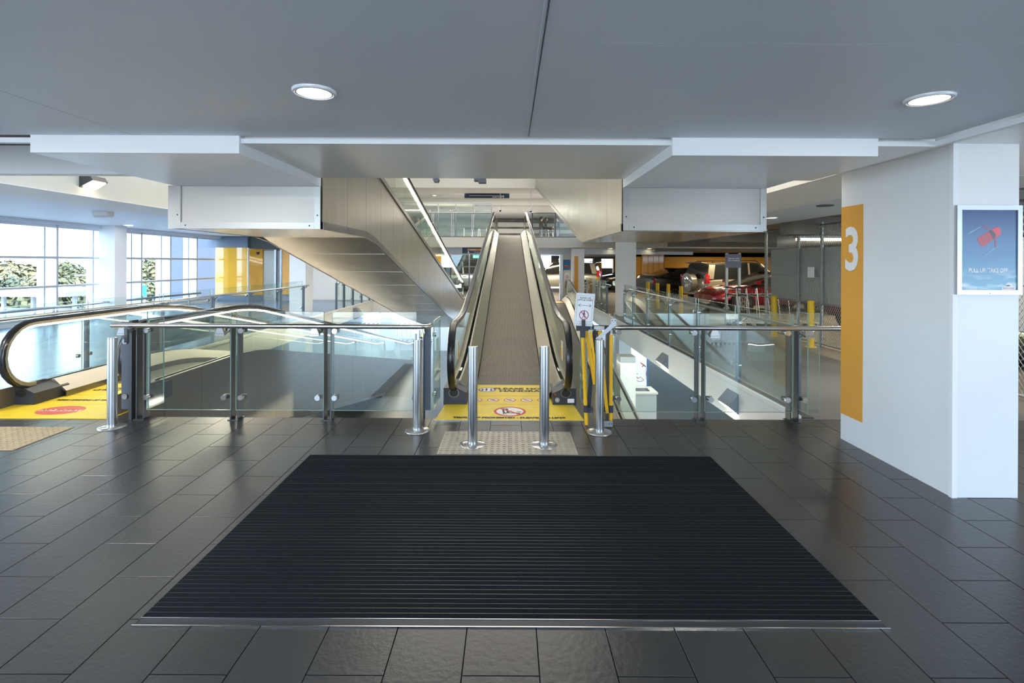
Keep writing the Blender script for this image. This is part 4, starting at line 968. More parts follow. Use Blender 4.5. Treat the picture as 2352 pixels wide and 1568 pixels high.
for px, py, lab in ((826, 716, 'dark wedge light on the cream edge left of the truss foot'), (873, 703, 'dark wedge light hidden partly behind the truss')):
    p = at(px, py, Y=18.5 if px < 850 else 21.3); X = -5.62 if px < 850 else p.x
    t = thing('wedge_light', lab, 'wall light', (X, p.y, p.z))
    MB().prism([(X, p.y - .15, p.z + .15), (X + .12, p.y - .15, p.z + .10), (X + .26, p.y - .15, p.z - .12), (X, p.y - .15, p.z - .28)], (0, .3, 0)).build('housing', M_WEDGE, t, fix=True)

# ------------------------------------------------------------------ framed poster on the column
a, b = at(2198, 471, Y=3.455), at(2347, 677, Y=3.455)
t = thing('framed_poster', 'blue advertising poster in silver snap frame with flying red car', 'poster', ((a.x + b.x) / 2, 3.46, b.z))
x0, x1, z0, z1 = a.x, b.x, b.z, a.z; fw = 0.032
MB().box(x0, x1, 3.462, 3.484, z0, z1).build('backing', M_ALU, t)
FR = mat('snap_frame', (0.42, 0.44, 0.47), 0.35, 0.6)
MB().prism([(x0, 3.45, z1), (x1, 3.45, z1), (x1 - fw, 3.45, z1 - fw), (x0 + fw, 3.45, z1 - fw)], (0, .012, 0)).build('frame_bar', FR, t, fix=True)
MB().prism([(x0, 3.45, z0), (x1, 3.45, z0), (x1 - fw, 3.45, z0 + fw), (x0 + fw, 3.45, z0 + fw)], (0, .012, 0)).build('frame_bar', FR, t, fix=True)
MB().prism([(x0, 3.45, z1), (x0 + fw, 3.45, z1 - fw), (x0 + fw, 3.45, z0 + fw), (x0, 3.45, z0)], (0, .012, 0)).build('frame_bar', FR, t, fix=True)
MB().prism([(x1, 3.45, z1), (x1 - fw, 3.45, z1 - fw), (x1 - fw, 3.45, z0 + fw), (x1, 3.45, z0)], (0, .012, 0)).build('frame_bar', FR, t, fix=True)
MP = bpy.data.materials.new('poster_sky'); MP.use_nodes = True
nt = MP.node_tree; N = nt.nodes; L = nt.links; bs = N['Principled BSDF']
g = N.new('ShaderNodeNewGeometry'); sp = N.new('ShaderNodeSeparateXYZ'); L.new(g.outputs['Position'], sp.inputs[0])
mr = N.new('ShaderNodeMapRange'); mr.inputs[1].default_value = z0; mr.inputs[2].default_value = z1; L.new(sp.outputs[2], mr.inputs[0])
cr_ = N.new('ShaderNodeValToRGB'); L.new(mr.outputs[0], cr_.inputs[0])
cr_.color_ramp.elements[0].color = (0.14, 0.38, 0.52, 1); cr_.color_ramp.elements[0].position = 0.02
cr_.color_ramp.elements[1].color = (0.006, 0.035, 0.17, 1); cr_.color_ramp.elements[1].position = 0.98
e = cr_.color_ramp.elements.new(0.45); e.color = (0.015, 0.15, 0.34, 1)
nz = N.new('ShaderNodeTexNoise'); mp = N.new('ShaderNodeMapping'); mp.inputs['Scale'].default_value = (6, 6, 30); L.new(g.outputs['Position'], mp.inputs[0]); L.new(mp.outputs[0], nz.inputs['Vector']); nz.inputs['Scale'].default_value = 1
m2 = N.new('ShaderNodeMapRange'); m2.inputs[1].default_value = 0.5; m2.inputs[2].default_value = 0.75; L.new(nz.outputs[0], m2.inputs[0])
m3 = N.new('ShaderNodeMapRange'); m3.inputs[1].default_value = 0.30; m3.inputs[2].default_value = 0.05; L.new(mr.outputs[0], m3.inputs[0])
mm = N.new('ShaderNodeMath'); mm.operation = 'MULTIPLY'; L.new(m2.outputs[0], mm.inputs[0]); L.new(m3.outputs[0], mm.inputs[1])
mx = N.new('ShaderNodeMix'); mx.data_type = 'RGBA'; L.new(mm.outputs[0], mx.inputs[0]); L.new(cr_.outputs[0], mx.inputs[6]); mx.inputs[7].default_value = (0.7, 0.8, 0.85, 1)
L.new(mx.outputs[2], bs.inputs['Base Color']); bs.inputs['Roughness'].default_value = 0.25
MB().box(x0 + fw, x1 - fw, 3.458, 3.461, z0 + fw, z1 - fw).build('print', MP, t)
def pp(px, py, dy=0.0): p = at(px, py, Y=3.4575 - dy); return (p.x, 3.4575 - dy, p.z)
def pc(cx_, cy_): return 2180 + cx_ * 172 / 1037, 440 + cy_ * 260 / 1568
def pq(pts, dy): return [pp(*pc(*q), dy) for q in pts]
M_CAR1 = mat('poster_red', (0.42, 0.015, 0.045), 0.3); M_CAR2 = mat('poster_bright_red', (0.70, 0.03, 0.07), 0.3); M_CARD = mat('poster_dark', (0.03, 0.03, 0.05), 0.3)
M_STREAK = mat('poster_streak', (0.25, 0.50, 0.68), 0.4)
MB().poly(pq([(385, 655), (400, 630), (560, 545), (600, 520), (655, 482), (700, 500), (722, 545), (715, 590), (690, 615), (600, 670), (490, 755), (455, 760), (430, 740)], .0003)).build('car_body', M_CAR1, t)
MB().poly(pq([(585, 525), (655, 485), (700, 502), (722, 548), (712, 592), (648, 638), (640, 590), (620, 550)], .0006)).build('car_bonnet', M_CAR2, t)
MB().poly(pq([(556, 545), (585, 530), (620, 550), (645, 595), (635, 645), (605, 655), (590, 600)], .0008)).build('car_windscreen', M_CARD, t)
MB().poly(pq([(460, 472), (485, 470), (545, 505), (555, 490), (560, 520), (540, 522)], .0006)).build('car_door', M_CAR1, t)
MB().poly(pq([(630, 655), (645, 655), (662, 672), (648, 685), (655, 765), (640, 768)], .0006)).build('car_door', M_CAR1, t)
MB().poly(pq([(425, 487), (435, 492), (300, 568), (240, 600), (290, 560)], .0004)).poly(pq([(625, 780), (632, 788), (500, 885), (420, 930), (500, 872)], .0004)).build('streak', M_STREAK, t)
px, py = pc(548, 1093); text('lettering', 'PULL UP. TAKE OFF.', 0.0385, pp(px, py, .0006), (1, 0, 0), (0, 0, 1), M_WHITEP, t, bold=0.0012, sx=0.80)
px, py = pc(260, 1343); text('lettering', 'Sydney Airport', 0.0135, pp(px, py, .0006), (1, 0, 0), (0, 0, 1), M_WHITEP, t, bold=0.0002)
px, py = pc(445, 1345); text('lettering', 'Parking', 0.0145, pp(px, py, .0006), (1, 0, 0), (0, 0, 1), M_WHITEP, t, bold=0.0002)
MB().poly(pq([(355, 1325), (372, 1320), (385, 1352), (376, 1358)], .0006)).build('logo_mark', M_WHITEP, t)
MB().disc(pp(*pc(828, 1312), .0006), 0.0245, (1, 0, 0), (0, 0, 1), 24).poly(pq([(728, 1316), (922, 1316), (922, 1357), (728, 1357)], .0007)).build('logo_ground', M_WHITEP, t)
MB().poly(pq([(785, 1300), (820, 1290), (852, 1302), (850, 1308), (790, 1310)], .0012)).build('logo_mark', M_NAVY, t)
text('lettering', 'PRONTO VALET', 0.0115, pp(*pc(825, 1337), .0012), (1, 0, 0), (0, 0, 1), M_RED, t, bold=0.0002, sx=0.95)
MB().disc(pp(*pc(568, 1409), .0085), 0.0035, (1, 0, 0), (0, 0, 1), 10).build('keyhole', M_BLACK, t)

# ------------------------------------------------------------------ chain-link fence, boards, yellow bollards
FX = 6.05
t = thing('chain_link_fence', 'tall galvanised chain-link fence lined with grey boards beside the car park', 'fence', (FX, 8, 0))
for y in (12.05, 10.7, 9.9, 8.4, 6.9, 5.6, 4.3): MB().cyl((FX + 0.05, y, 0), (FX + 0.05, y, 2.42), 0.032, 12).build('fence_post', M_GALV, t, True)
for z in (0.05, 2.36, 0.82): MB().cyl((FX + 0.02, 3.0, z), (FX + 0.02, 12.05, z), 0.018, 8).build('fence_rail', M_GALV, t, True)
mb = MB(); p_ = 0.083; r_ = 0.0032; Ya, Yb, Za, Zb = 3.0, 12.03, 0.06, 2.36
def wire(y0, z0, y1, z1, x):
    d = Vector((0, y1 - y0, z1 - z0)).normalized(); n_ = Vector((0, -d.z, d.y)) * r_; q = Vector((r_, 0, 0))
    a, b = Vector((x, y0, z0)), Vector((x, y1, z1))
    mb.add([a + n_, a - n_ - q, a - n_ + q, b + n_, b - n_ - q, b - n_ + q], [(0, 1, 4, 3), (1, 2, 5, 4), (2, 0, 3, 5)])
HH = Zb - Za; run = HH * 0.72
k = -run
while k < (Yb - Ya):
    for s in (1, -1):
        ya, yb = Ya + k, Ya + k + run
        if s < 0: ya, yb = yb, ya
        t0, t1 = 0.0, 1.0
        dy = yb - ya
        for lim, sg in ((Ya, 1), (Yb, -1)):
            q = (lim - ya) / dy
            if (sg > 0) == (dy > 0): t0 = max(t0, q)
            else: t1 = min(t1, q)
        if t1 > t0 + 0.01: wire(ya + dy * t0, Za + HH * t0, ya + dy * t1, Za + HH * t1, FX - 0.003 * s)
    k += p_ * 0.72
tag(mb.build('wire_mesh', M_GALV, t), kind='stuff')
for y0, y1 in ((8.15, 11.92), (4.3, 8.12)):
    MB().box(FX + 0.10, FX + 0.112, y0, y1, 1.352, 1.93).build('board', M_PANELG, t)
    MB().box(FX + 0.10, FX + 0.112, y0, y1, 0.83, 1.345).build('board', M_PANELG, t)
a = at(1863, 613, X=FX - 0.01); b = at(1864, 637, X=FX - 0.01)
o = mbox(FX - 0.016, FX - 0.010, a.y - 0.11, a.y + 0.11, b.z, a.z).build('paper_sheet', M_WHITEP); tag(o, 'white paper sheet fixed to the chain-link fence', 'paper')
GB = 'yellow bollards in front of the parked cars'
proto = None
def ybollard(x, y, label, h=0.90, r=0.062):
    global proto
    if proto is None:
        t = thing('yellow_bollard', label, 'bollard', (x, y, 0), GB)
        MB().cyl((x, y, 0), (x, y, h - 0.02), r, 20).build('post', M_YPAINT, t, True)
        MB().lathe([(r, h - 0.02), (r - 0.012, h - 0.003), (0.001, h)], (x, y, 0), 20).build('cap', M_YPAINT, t, True, True)
        MB().cyl((x, y, 0), (x, y, 0.012), r + 0.04, 20).build('foot', M_YPAINT, t)
        proto = t
    else: t = dup(proto, (x, y, 0), 0, label)
    return t
ybollard(5.80, 9.75, 'thick yellow bollard nearest the numbered column')
ybollard(5.85, 11.2, 'thick yellow bollard by the grey boarded fence, second from the column')
for px, Y, lab in ((1564, 15.8, 'yellow bollard just in front of the spare wheel'), (1535, 17.4, 'yellow bollard between the dark sedan and the spare wheel'), (1510, 18.1, 'yellow bollard before the dark sedan tail light'), (1488, 19.0, 'yellow bollard before the cupboards at the sedan bumper')):
    ybollard(at(px, 700, Y=Y).x, Y, lab)
ybollard(at(1371, 640, Y=25.8).x, 25.8, 'small yellow bollard far off beside the pale hatchback')
# sign frame
a, b = at(1668, 583, Y=13.7), at(1702, 615, Y=13.7)
t = thing('trolley_sign_frame', 'grey post frame with navy sign offering trolleys', 'sign', ((a.x + b.x) / 2, 13.7, 0))
for x in (a.x + 0.03, b.x - 0.03): MB().box(x - 0.03, x + 0.03, 13.71, 13.77, 0, a.z + 0.02).build('post', M_GALV, t)
MB().box(a.x, b.x, 13.69, 13.705, b.z, a.z).build('sign_panel', mat('slate_sign', (0.07, 0.085, 0.14), 0.4), t)
text('lettering', 'Please take a trolley\nwith our compliments', 0.058, ((a.x + b.x) / 2, 13.685, (a.z + b.z) / 2 + 0.04), (1, 0, 0), (0, 0, 1), M_WHITEP, t, sx=0.62, bold=0.001)
MB().box(a.x, 7.2, 13.71, 13.76, 0.72, 0.79).build('rail', M_GALV, t)
MB().box(a.x, b.x, 13.71, 13.76, 0.06, 0.12).build('rail', M_GALV, t)

# ------------------------------------------------------------------ luggage trolleys
def trolley(label, group, loc, rz):
    t = thing('luggage_trolley', label, 'trolley', (0, 0, 0), group)
    MB().tube([(-.28, -.45, .12), (-.28, .42, .16), (-.24, .50, 1.0)], 0.014, 6).tube([(.28, -.45, .12), (.28, .42, .16), (.24, .50, 1.0)], 0.014, 6).build('frame', M_WTUBE, t, True)
    MB().tube([(-.24, .50, 1.0), (.24, .50, 1.0)], 0.02, 8).build('handle', M_RUB, t, True)
    MB().box(-.22, .22, .36, .48, .80, .84).tube([(-.22, .34, .84), (-.22, .34, .93), (.22, .34, .93), (.22, .34, .84)], 0.008, 5).build('basket', M_POST, t)
    MB().box(-.25, .25, -.42, -.38, .10, .13).box(-.25, .25, .0, .04, .12, .15).box(-.25, .25, .36, .40, .14, .17).build('deck_bar', M_WTUBE, t)
    for x, y in ((-.26, .40), (.26, .40), (0, -.42)): MB().cyl((x - .015, y, .06), (x + .015, y, .06), .06, 12).build('wheel', M_RUB, t)
    t.location = loc; t.rotation_euler = (0, 0, rz)
    return t
M_WTUBE = mat('trolley_tube', (0.75, 0.77, 0.80), 0.3, 0.3)
GT = 'nested luggage trolleys in the bay beside the fence'
t0 = trolley('luggage trolley nested in the bay beside the chain-link fence', GT, (6.05, 12.75, 0), PI / 2 + 0.1)
for k in range(1, 6): dup(t0, (6.05 + 0.26 * k, 12.75 + 0.02 * k, 0), PI / 2 + 0.1)
GL = 'nested luggage trolleys on the level below'
for x0_ in (-7.7, -5.55):
    for k in range(6):
        c = dup(t0, (x0_ + 0.24 * k, 27.0, -2.68), PI / 2, 'luggage trolley nested on the level below, row left of a pale column' if x0_ < -6 else 'luggage trolley nested on the level below, row just right of a pale column'); c['group'] = GL
GU = 'luggage trolleys on the upper landing'
for x, y, lab in ((2.35, 30.6, 'luggage trolley between two dark-clothed people upstairs'), (2.62, 30.7, 'luggage trolley held by the third person upstairs'), (-2.5, 31.2, 'luggage trolley behind glass upstairs, leftmost of three'), (-2.05, 31.3, 'luggage trolley behind glass upstairs, middle of three'), (-1.65, 31.3, 'luggage trolley behind glass upstairs, nearest the handrail')):
    c = dup(t0, (x, y, 2.68), 0.4 if x > 0 else PI, lab); c['group'] = GU

# ------------------------------------------------------------------ signs across the void
a, b = at(1067, 441, Y=20.7), at(1170, 455, Y=20.7)
t = thing('hanging_sign', 'navy hanging wayfinding sign under the topmost soffit', 'sign', ((a.x + b.x) / 2, 22.7, 4.4))
s_ = 22.7 / 20.7
def ups(px, py): return at(px, py, Y=22.75)
a, b = ups(1067, 445), ups(1170, 455)
MB().box(a.x, b.x, 22.72, 22.80, b.z, 4.955).build('sign_panel', M_NAVY, t)
MB().box(ups(1078, 449).x, ups(1158, 449).x, 22.715, 22.719, ups(1078, 449.6).z, ups(1078, 448.7).z).build('line', M_WHITEP, t)
text('lettering', 'Levels 4 to 8', 0.085, ups(1142, 452.3) + Vector((0, -0.04, 0)), (1, 0, 0), (0, 0, 1), M_WHITEP, t, bold=0.003)
MB().box(ups(1150, 452).x - .03, ups(1150, 452).x + .04, 22.715, 22.719, ups(1150, 454).z, ups(1150, 451).z).build('parking_mark', mat('sky_blue_print', (0.15, 0.4, 0.8), 0.5), t)
p = ups(1156, 452); MB().poly([(p.x - .05, 22.71, p.z), (p.x + .05, 22.71, p.z), (p.x, 22.71, p.z + .05)]).box(p.x - .012, p.x + .012, 22.711, 22.716, p.z - .06, p.z).build('arrow', M_WHITEP, t)
def ms(px, py): return at(px, py, Y=21.3)
a, b = ms(1062, 570), ms(1125, 582)
t = thing('hanging_sign', 'navy and orange hanging sign reading Level 1', 'sign', ((a.x + b.x) / 2, 21.3, b.z))
MB().box(a.x, b.x, 21.27, 21.33, b.z, 2.228).build('sign_panel', M_NAVY, t)
c_ = ms(1074, 571); d_ = ms(1125, 575.7)
MB().box(c_.x, b.x, 21.262, 21.269, d_.z, c_.z).build('orange_field', M_ORANGE, t)
text('lettering', 'Level 1', 0.085, ms(1088, 573.4) + Vector((0, -.045, 0)), (1, 0, 0), (0, 0, 1), M_WHITEP, t, bold=0.002)
text('lettering', 'P', 0.085, ms(1077, 573.4) + Vector((0, -.045, 0)), (1, 0, 0), (0, 0, 1), bpy.data.materials['sky_blue_print'], t, bold=0.004)
text('lettering', 'Arrivals', 0.065, ms(1095, 579) + Vector((0, -.045, 0)), (1, 0, 0), (0, 0, 1), M_WHITEP, t)
p = ms(1076, 579); MB().poly([(p.x - .05, 21.26, p.z), (p.x, 21.26, p.z - .05), (p.x + .05, 21.26, p.z)]).box(p.x - .012, p.x + .012, 21.261, 21.266, p.z, p.z + .06).build('arrow', M_WHITEP, t)
for px, py, Y, lab in ((1093, 589, 22.9, 'green exit sign hanging by the Level 1 sign'), (1349, 576, 22.8, 'green exit sign right of the striped column across the void')):
    p = at(px, py, Y=Y); t = thing('exit_sign', lab, 'sign', (p.x, p.y, p.z - .08))
    MB().box(p.x - .13, p.x + .13, p.y, p.y + .05, p.z - .065, p.z + .065).build('case', M_GREEN, t)
    MB().box(p.x - .09, p.x - .03, p.y - .006, p.y - .001, p.z - .04, p.z + .04).box(p.x + .02, p.x + .10, p.y - .006, p.y - .001, p.z - .012, p.z + .012).build('pictogram', M_WHITEP, t)
    MB().box(p.x - .01, p.x + .01, p.y + .01, p.y + .03, p.z + .065, 2.229).build('hanger', M_POST, t)
for px, py, Y, lab in ((1149, 483, 21.5, 'white dome camera above the left handrail end'), (1219, 485, 21.5, 'white dome camera above the right handrail end')):
    p = at(px, py, Y=Y); t = thing('dome_camera', lab, 'camera', (p.x, p.y, p.z))
    MB().cyl((p.x, p.y, p.z), (p.x, p.y, p.z + .12), .07, 14).build('housing', W_WHITE, t, True)
    MB().lathe([(.001, -.06), (.04, -.04), (.055, 0)], (p.x, p.y, p.z), 14).build('dome', M_BLACK, t, True)
    MB().cyl((p.x, p.y, p.z + .12), (p.x, p.y, 4.679), .012, 6).build('drop_rod', M_ALUW, t)
# ------------------------------------------------------------------ level below: service counter and wall panel
t = thing('service_counter', 'grey service counter on the level below with recessed dark tray', 'counter', (3.48, 13.2, -2.68))
MB().box(3.2, 3.76, 12.9, 13.5, -2.68, -1.73).build('body', M_PANELG, t); MB().box(3.17, 3.79, 12.87, 13.53, -1.725, -1.68).build('top', W_CREAM, t)
MB().box(3.26, 3.62, 13.0, 13.3, -1.679, -1.668).build('tray', M_ENDP, t)
t = thing('wall_panel', 'white panel with red aeroplane and bottle drawings behind the counter', 'panel', (3.5, 13.55, -1.65))
MB().box(3.27, 3.68, 13.55, 13.62, -2.6, -0.48).build('board', M_WHITEP, t)
MB().box(3.685, 3.72, 13.54, 13.63, -2.6, -0.48).build('edge_strip', mat('blue_edge', (0.03, 0.10, 0.30), 0.5), t)
MAR = mat('maroon_print', (0.35, 0.01, 0.05), 0.5)
def q2(px, py): p = at(px, py, Y=13.545); return (p.x, 13.545, p.z)
MB().poly([q2(1470, 833), q2(1472, 832), q2(1484, 841), q2(1483, 843)]).poly([q2(1474, 842), q2(1479, 836), q2(1481, 831), q2(1479, 838), q2(1476, 843)]).build('plane_drawing', MAR, t)
MB().poly([q2(1484.5, 853), q2(1488, 853), q2(1488, 863), q2(1484.5, 863)]).poly([q2(1485.7, 849), q2(1487, 849), q2(1487, 853.5), q2(1485.7, 853.5)]).build('bottle_drawing', MAR, t)
lm = MB()
pts = [q2(1462, 865), q2(1467, 869), q2(1471, 865), q2(1476, 869), q2(1479, 873), q2(1474, 875), q2(1467, 876), q2(1463, 873)]
lm.tube(pts, 0.006, 4).tube([q2(1483, 845), q2(1484, 872)], 0.003, 4).build('line_drawing', MAR, t)
for a_, b_ in ((1464, 858), (1464, 868)): MB().disc(q2(a_, b_), 0.012, (1, 0, 0), (0, 0, 1), 10).build('dot_drawing', MAR, t)
struct(mbox(2.46, 2.80, 11.2, 11.6, -2.68, -0.47).build('column', W_CREAM), 'cream pier on the level below the white slab edge')
t = thing('height_bar', 'thin yellow pole with red top beside the descending travelator', 'pole', (-6.5, 12.6, -2.3))
a_, b_ = at(655, 742, Y=14.0), at(648, 832, Y=14.0)
MB().cyl(a_, b_, .035, 10).build('pole', M_YPAINT, t, True)
MB().box(a_.x - .07, a_.x + .07, a_.y - .05, a_.y + .05, a_.z, a_.z + .08).build('cap', M_RED, t); MB().box(b_.x - .14, b_.x + .14, b_.y - .1, b_.y + .1, b_.z - .05, b_.z).build('foot', M_YPAINT, t)
# fluorescent battens in the car park
for px, py, Y, w_, lab in ((1735, 566, 19, .62, 'lit fluorescent batten above the red car'), (1905, 550, 11.0, .75, 'lit fluorescent batten behind the fence near the column')):
    p = at(px, py, Y=Y); p.z = min(p.z, 2.30); t = thing('fluorescent_light', lab, 'ceiling light', (p.x, p.y, p.z))
    MB().box(p.x - w_, p.x + w_, p.y - .06, p.y + .06, p.z + .03, p.z + .09).build('housing', M_GALV, t)
    MB().cyl((p.x - w_ + .03, p.y, p.z), (p.x + w_ - .03, p.y, p.z), .025, 8).build('tube', mat('tube_glow', (1, 1, .8), .5, emit=(1, .85, .45), es=5), t)
    for dx in (-.5, .5): MB().cyl((p.x + dx, p.y, p.z + .09), (p.x + dx, p.y, 2.52 if Y > 15 else 2.52), .008, 6).build('hanger', M_GALV, t)
t = thing('ceiling_duct', 'round galvanised ventilation duct under the car park ceiling behind the fence', 'duct', (8.0, 10, 2.2))
MB().tube([(6.6, 12.5, 2.15), (8.0, 11.8, 2.22), (9.5, 11.2, 2.22), (13.0, 10.6, 2.22)], .15, 14).build('duct', M_GALV, t, True)
MB().cyl((8.0, 11.8, 2.2), (8.0, 11.8, 2.52), .012, 6).cyl((11.0, 10.95, 2.2), (11.0, 10.95, 2.52), .012, 6).build('hanger', M_GALV, t)

for x, y, lab in ((6.55, 9.75, 'yellow wheel stop behind the fence, farther of two'), (6.6, 9.25, 'yellow wheel stop behind the fence, nearer the numbered column')):
    tag(MB().prism([(x, y - .16, 0), (x, y + .16, 0), (x, y + .10, .10), (x, y - .10, .10)], (0.55, 0, 0)).build('wheel_stop', M_YPAINT, fix=True), lab, 'wheel stop', 'yellow wheel stops behind the fence')

# ------------------------------------------------------------------ parked cars
M_CGLASS = mat('car_glass', (0.012, 0.014, 0.014), 0.06, coat=1)
M_TYRE = mat('tyre', (0.02, 0.02, 0.02), 0.8)
M_ALLOY = mat('alloy_wheel', (0.45, 0.45, 0.45), 0.3, 0.9)
M_TAIL = mat('tail_lamp', (0.5, 0.01, 0.02), 0.15, coat=1)
M_HEAD = mat('head_lamp', (0.55, 0.57, 0.58), 0.1, 0.5, coat=1)
def car(label, col, loc, rz, kind='sedan', spare=False, group=None):
    m = mat(label.split()[0] + '_car_paint', col, 0.28, 0.55, coat=1.0)
    t = thing('car', label, 'car', (0, 0, 0), group)
    L_, W_ = (4.3, 1.74) if kind == 'suv' else (4.55, 1.76)
    if kind == 'suv':
        st = [(-2.05, .45, .85, .78), (-2.0, .40, 1.02, .85), (-1.2, .33, 1.04, .87), (0, .30, 1.03, .87), (.9, .30, 1.0, .87), (1.2, .32, .98, .86), (1.85, .38, .88, .80), (2.12, .42, .72, .66)]
        gh = [(-1.98, 1.02, .76, .03), (-1.80, 1.58, .62, .6), (-.2, 1.66, .63, .6), (.45, 1.62, .62, .6), (1.15, .99, .72, .02)]
    elif kind == 'coupe':
        st = [(-2.2, .45, .88, .70), (-2.1, .38, .95, .82), (-1.3, .30, .93, .86), (0, .26, .90, .86), (.8, .26, .90, .86), (1.3, .28, .86, .85), (1.95, .32, .74, .78), (2.25, .36, .58, .60)]
        gh = [(-1.75, .93, .70, .02), (-.75, 1.28, .55, .5), (-.1, 1.31, .56, .5), (.98, .90, .70, .02)]
    else:
        st = [(-2.25, .45, .95, .74), (-2.15, .38, 1.05, .83), (-1.3, .30, 1.0, .87), (0, .27, .95, .87), (.8, .27, .95, .87), (1.3, .28, .92, .86), (1.95, .33, .80, .80), (2.25, .38, .62, .64)]
        gh = [(-1.85, 1.02, .72, .02), (-.95, 1.38, .58, .5), (.15, 1.42, .58, .5), (1.15, .95, .72, .02)]
    def sec(x, zb, zt, hw):
        h = zt - zb
        P = [(hw * .86, zb), (hw, zb + h * .28), (hw, zb + h * .62), (hw * .96, zb + h * .86), (hw * .80, zt)]
        return [(x, y, z) for y, z in P] + [(x, -y, z) for y, z in reversed(P)]
    b = MB().loft([sec(*s) for s in st], closed=True, caps=True).build('body', m, t, True, True)
    def gsec(x, zt, hw, q): zb = .93 if kind != 'coupe' else .88; return [(x, .76, zb), (x, hw, zt), (x, -hw, zt), (x, -.76, zb)]
    MB().loft([gsec(*g_) for g_ in gh], closed=True, caps=True).build('windows', M_CGLASS, t, True, True)
    # roof and pillars as painted shells
    r = [g_ for g_ in gh if g_[3] >= .5]
    MB().loft([[(x, hw * 1.02, zt - .04), (x, hw * .9, zt + .015), (x, -hw * .9, zt + .015), (x, -hw * 1.02, zt - .04)] for x, zt, hw, q in r]).build('roof', m, t, True)
    for s in (-1, 1):
        for (xa, za, wa), (xb, zb_, wb), w_ in (((gh[0][0] + .05, gh[0][1], .765), (gh[1][0] + .02, gh[1][1] - .02, gh[1][2] + .012), .26 if kind == 'suv' else .14), ((gh[-1][0] - .04, gh[-1][1], .765), (gh[-2][0], gh[-2][1] - .02, gh[-2][2] + .012), .06), ((-.15, .95, .77), (-.12, gh[2][1] - .03, gh[2][2] + .014), .07)):
            MB().prism([(xa, s * wa, za), (xa + w_, s * wa, za), (xb + w_, s * wb, zb_), (xb, s * wb, zb_)], (0, s * .012, 0)).build('pillar', m, t, fix=True)
    for x in (-1.32, 1.36):
        for s in (-1, 1):
            MB().cyl((x, s * (W_ / 2 - .20), .33), (x, s * (W_ / 2 + .004), .33), .39, 22).build('wheel_arch', M_BLACK, t, True)
            wl_ = MB().cyl((x, s * (W_ / 2 - .18), .32), (x, s * (W_ / 2 + .012), .32), .32, 22).build('wheel', M_TYRE, t, True)
            hub = MB()
            for k in range(10):
                a = 2 * PI * k / 10; c_, d_ = math.cos(a), math.sin(a)
                hub.prism([(x + c_ * .04 - d_ * .018, s * (W_ / 2 + .013), .32 + d_ * .04 + c_ * .018), (x + c_ * .04 + d_ * .018, s * (W_ / 2 + .013), .32 + d_ * .04 - c_ * .018), (x + c_ * .21 + d_ * .018, s * (W_ / 2 + .013), .32 + d_ * .21 - c_ * .018), (x + c_ * .21 - d_ * .018, s * (W_ / 2 + .013), .32 + d_ * .21 + c_ * .018)], (0, s * .012, 0))
            hub.disc((x, s * (W_ / 2 + .02), .32), .225, (1, 0, 0), (0, 0, 1), 24, .20).build('wheel_trim', M_ALLOY, wl_, fix=True)
    for s in (-1, 1):
        if kind == 'suv': MB().prism([(-2.06, s * .80, .92), (-1.93, s * .865, .92), (-1.93, s * .80, 1.22), (-2.0, s * .76, 1.22)], (0, 0, .001)).box(-2.05, -1.90, s * .72, s * .86, .86, 1.16).build('tail_lamp', M_TAIL, t)
        else: MB().box(-2.24, -2.02, s * .50, s * .81, .74, .90).build('tail_lamp', M_TAIL, t)
        MB().prism([(2.14, s * .45, .60), (1.90, s * .77, .64), (1.80, s * .80, .74), (1.95, s * .50, .76)], (0, 0, .03)).build('head_lamp', M_HEAD, t, fix=True)
        MB().box(.80, .95, s * .86, s * 1.0, .93, 1.04).build('mirror', m, t)
        MB().box(-.25, -.08, s * .868, s * .885, .80, .83).build('door_handle', M_HEAD, t)
    MB().box(-2.16, -2.04, -.78, .78, .42, .60).build('bumper', m, t); MB().box(2.02, 2.2, -.62, .62, .34, .46).build('bumper', M_BLACK, t)
    if kind == 'suv':
        MB().prism([(-1.84, -.60, 1.60), (-1.84, .60, 1.60), (-2.06, .58, 1.63), (-2.06, -.58, 1.63)], (0, 0, .03)).build('spoiler', m, t, fix=True)
        for s in (-1, 1): MB().tube([(-1.6, s * .55, 1.64), (-1.5, s * .55, 1.69), (.3, s * .55, 1.72), (.45, s * .55, 1.65)], .018, 6).build('roof_rail', M_BLACK, t, True)
        if spare:
            s_ = MB().cyl((-2.28, .05, .86), (-2.05, .05, .86), .37, 28).build('spare_wheel_cover', m, t, True)
            MB().cyl((-2.30, .05, .86), (-2.282, .05, .86), .30, 28, .33).build('cover_face', M_HEAD, s_, True)
    if kind == 'sedan': MB().prism([(-2.20, -.75, 1.07), (-1.95, -.75, 1.10), (-1.95, .75, 1.10), (-2.20, .75, 1.07)], (0, 0, .03)).build('spoiler', m, t, fix=True)
    t.location = loc; t.rotation_euler = (0, 0, rz)
    return t
car('silver four-wheel drive with spare wheel on its tailgate by the orange wall', (0.34, 0.31, 0.25), (9.1, 20.1, 0), math.radians(13), 'suv', True)
car('dark grey sedan with rear spoiler in front of the orange wall', (0.07, 0.075, 0.08), (8.0, 22.4, 0), math.radians(13), 'sedan')
car('red coupe seen past the trolley sign, nose towards the void', (0.22, 0.008, 0.012), (8.75, 17.4, 0), math.radians(188), 'coupe')
car('pale gold hatchback seen between travelator handrail and door leaf', (0.45, 0.42, 0.32), (3.1 - 0.1, 28.2, 0), math.radians(165), 'suv')
car('cream hatchback behind the far glass balustrade', (0.62, 0.60, 0.54), (8.0, 27.6, 0), math.radians(188), 'sedan')
car('black car behind the cream hatchback in the far car park', (0.02, 0.02, 0.022), (7.6, 30.8, 0), math.radians(185), 'sedan')
car('white van seen through the hall glazing across the void', (0.65, 0.68, 0.70), (-2.9, 28.6, 0), math.radians(200), 'suv')
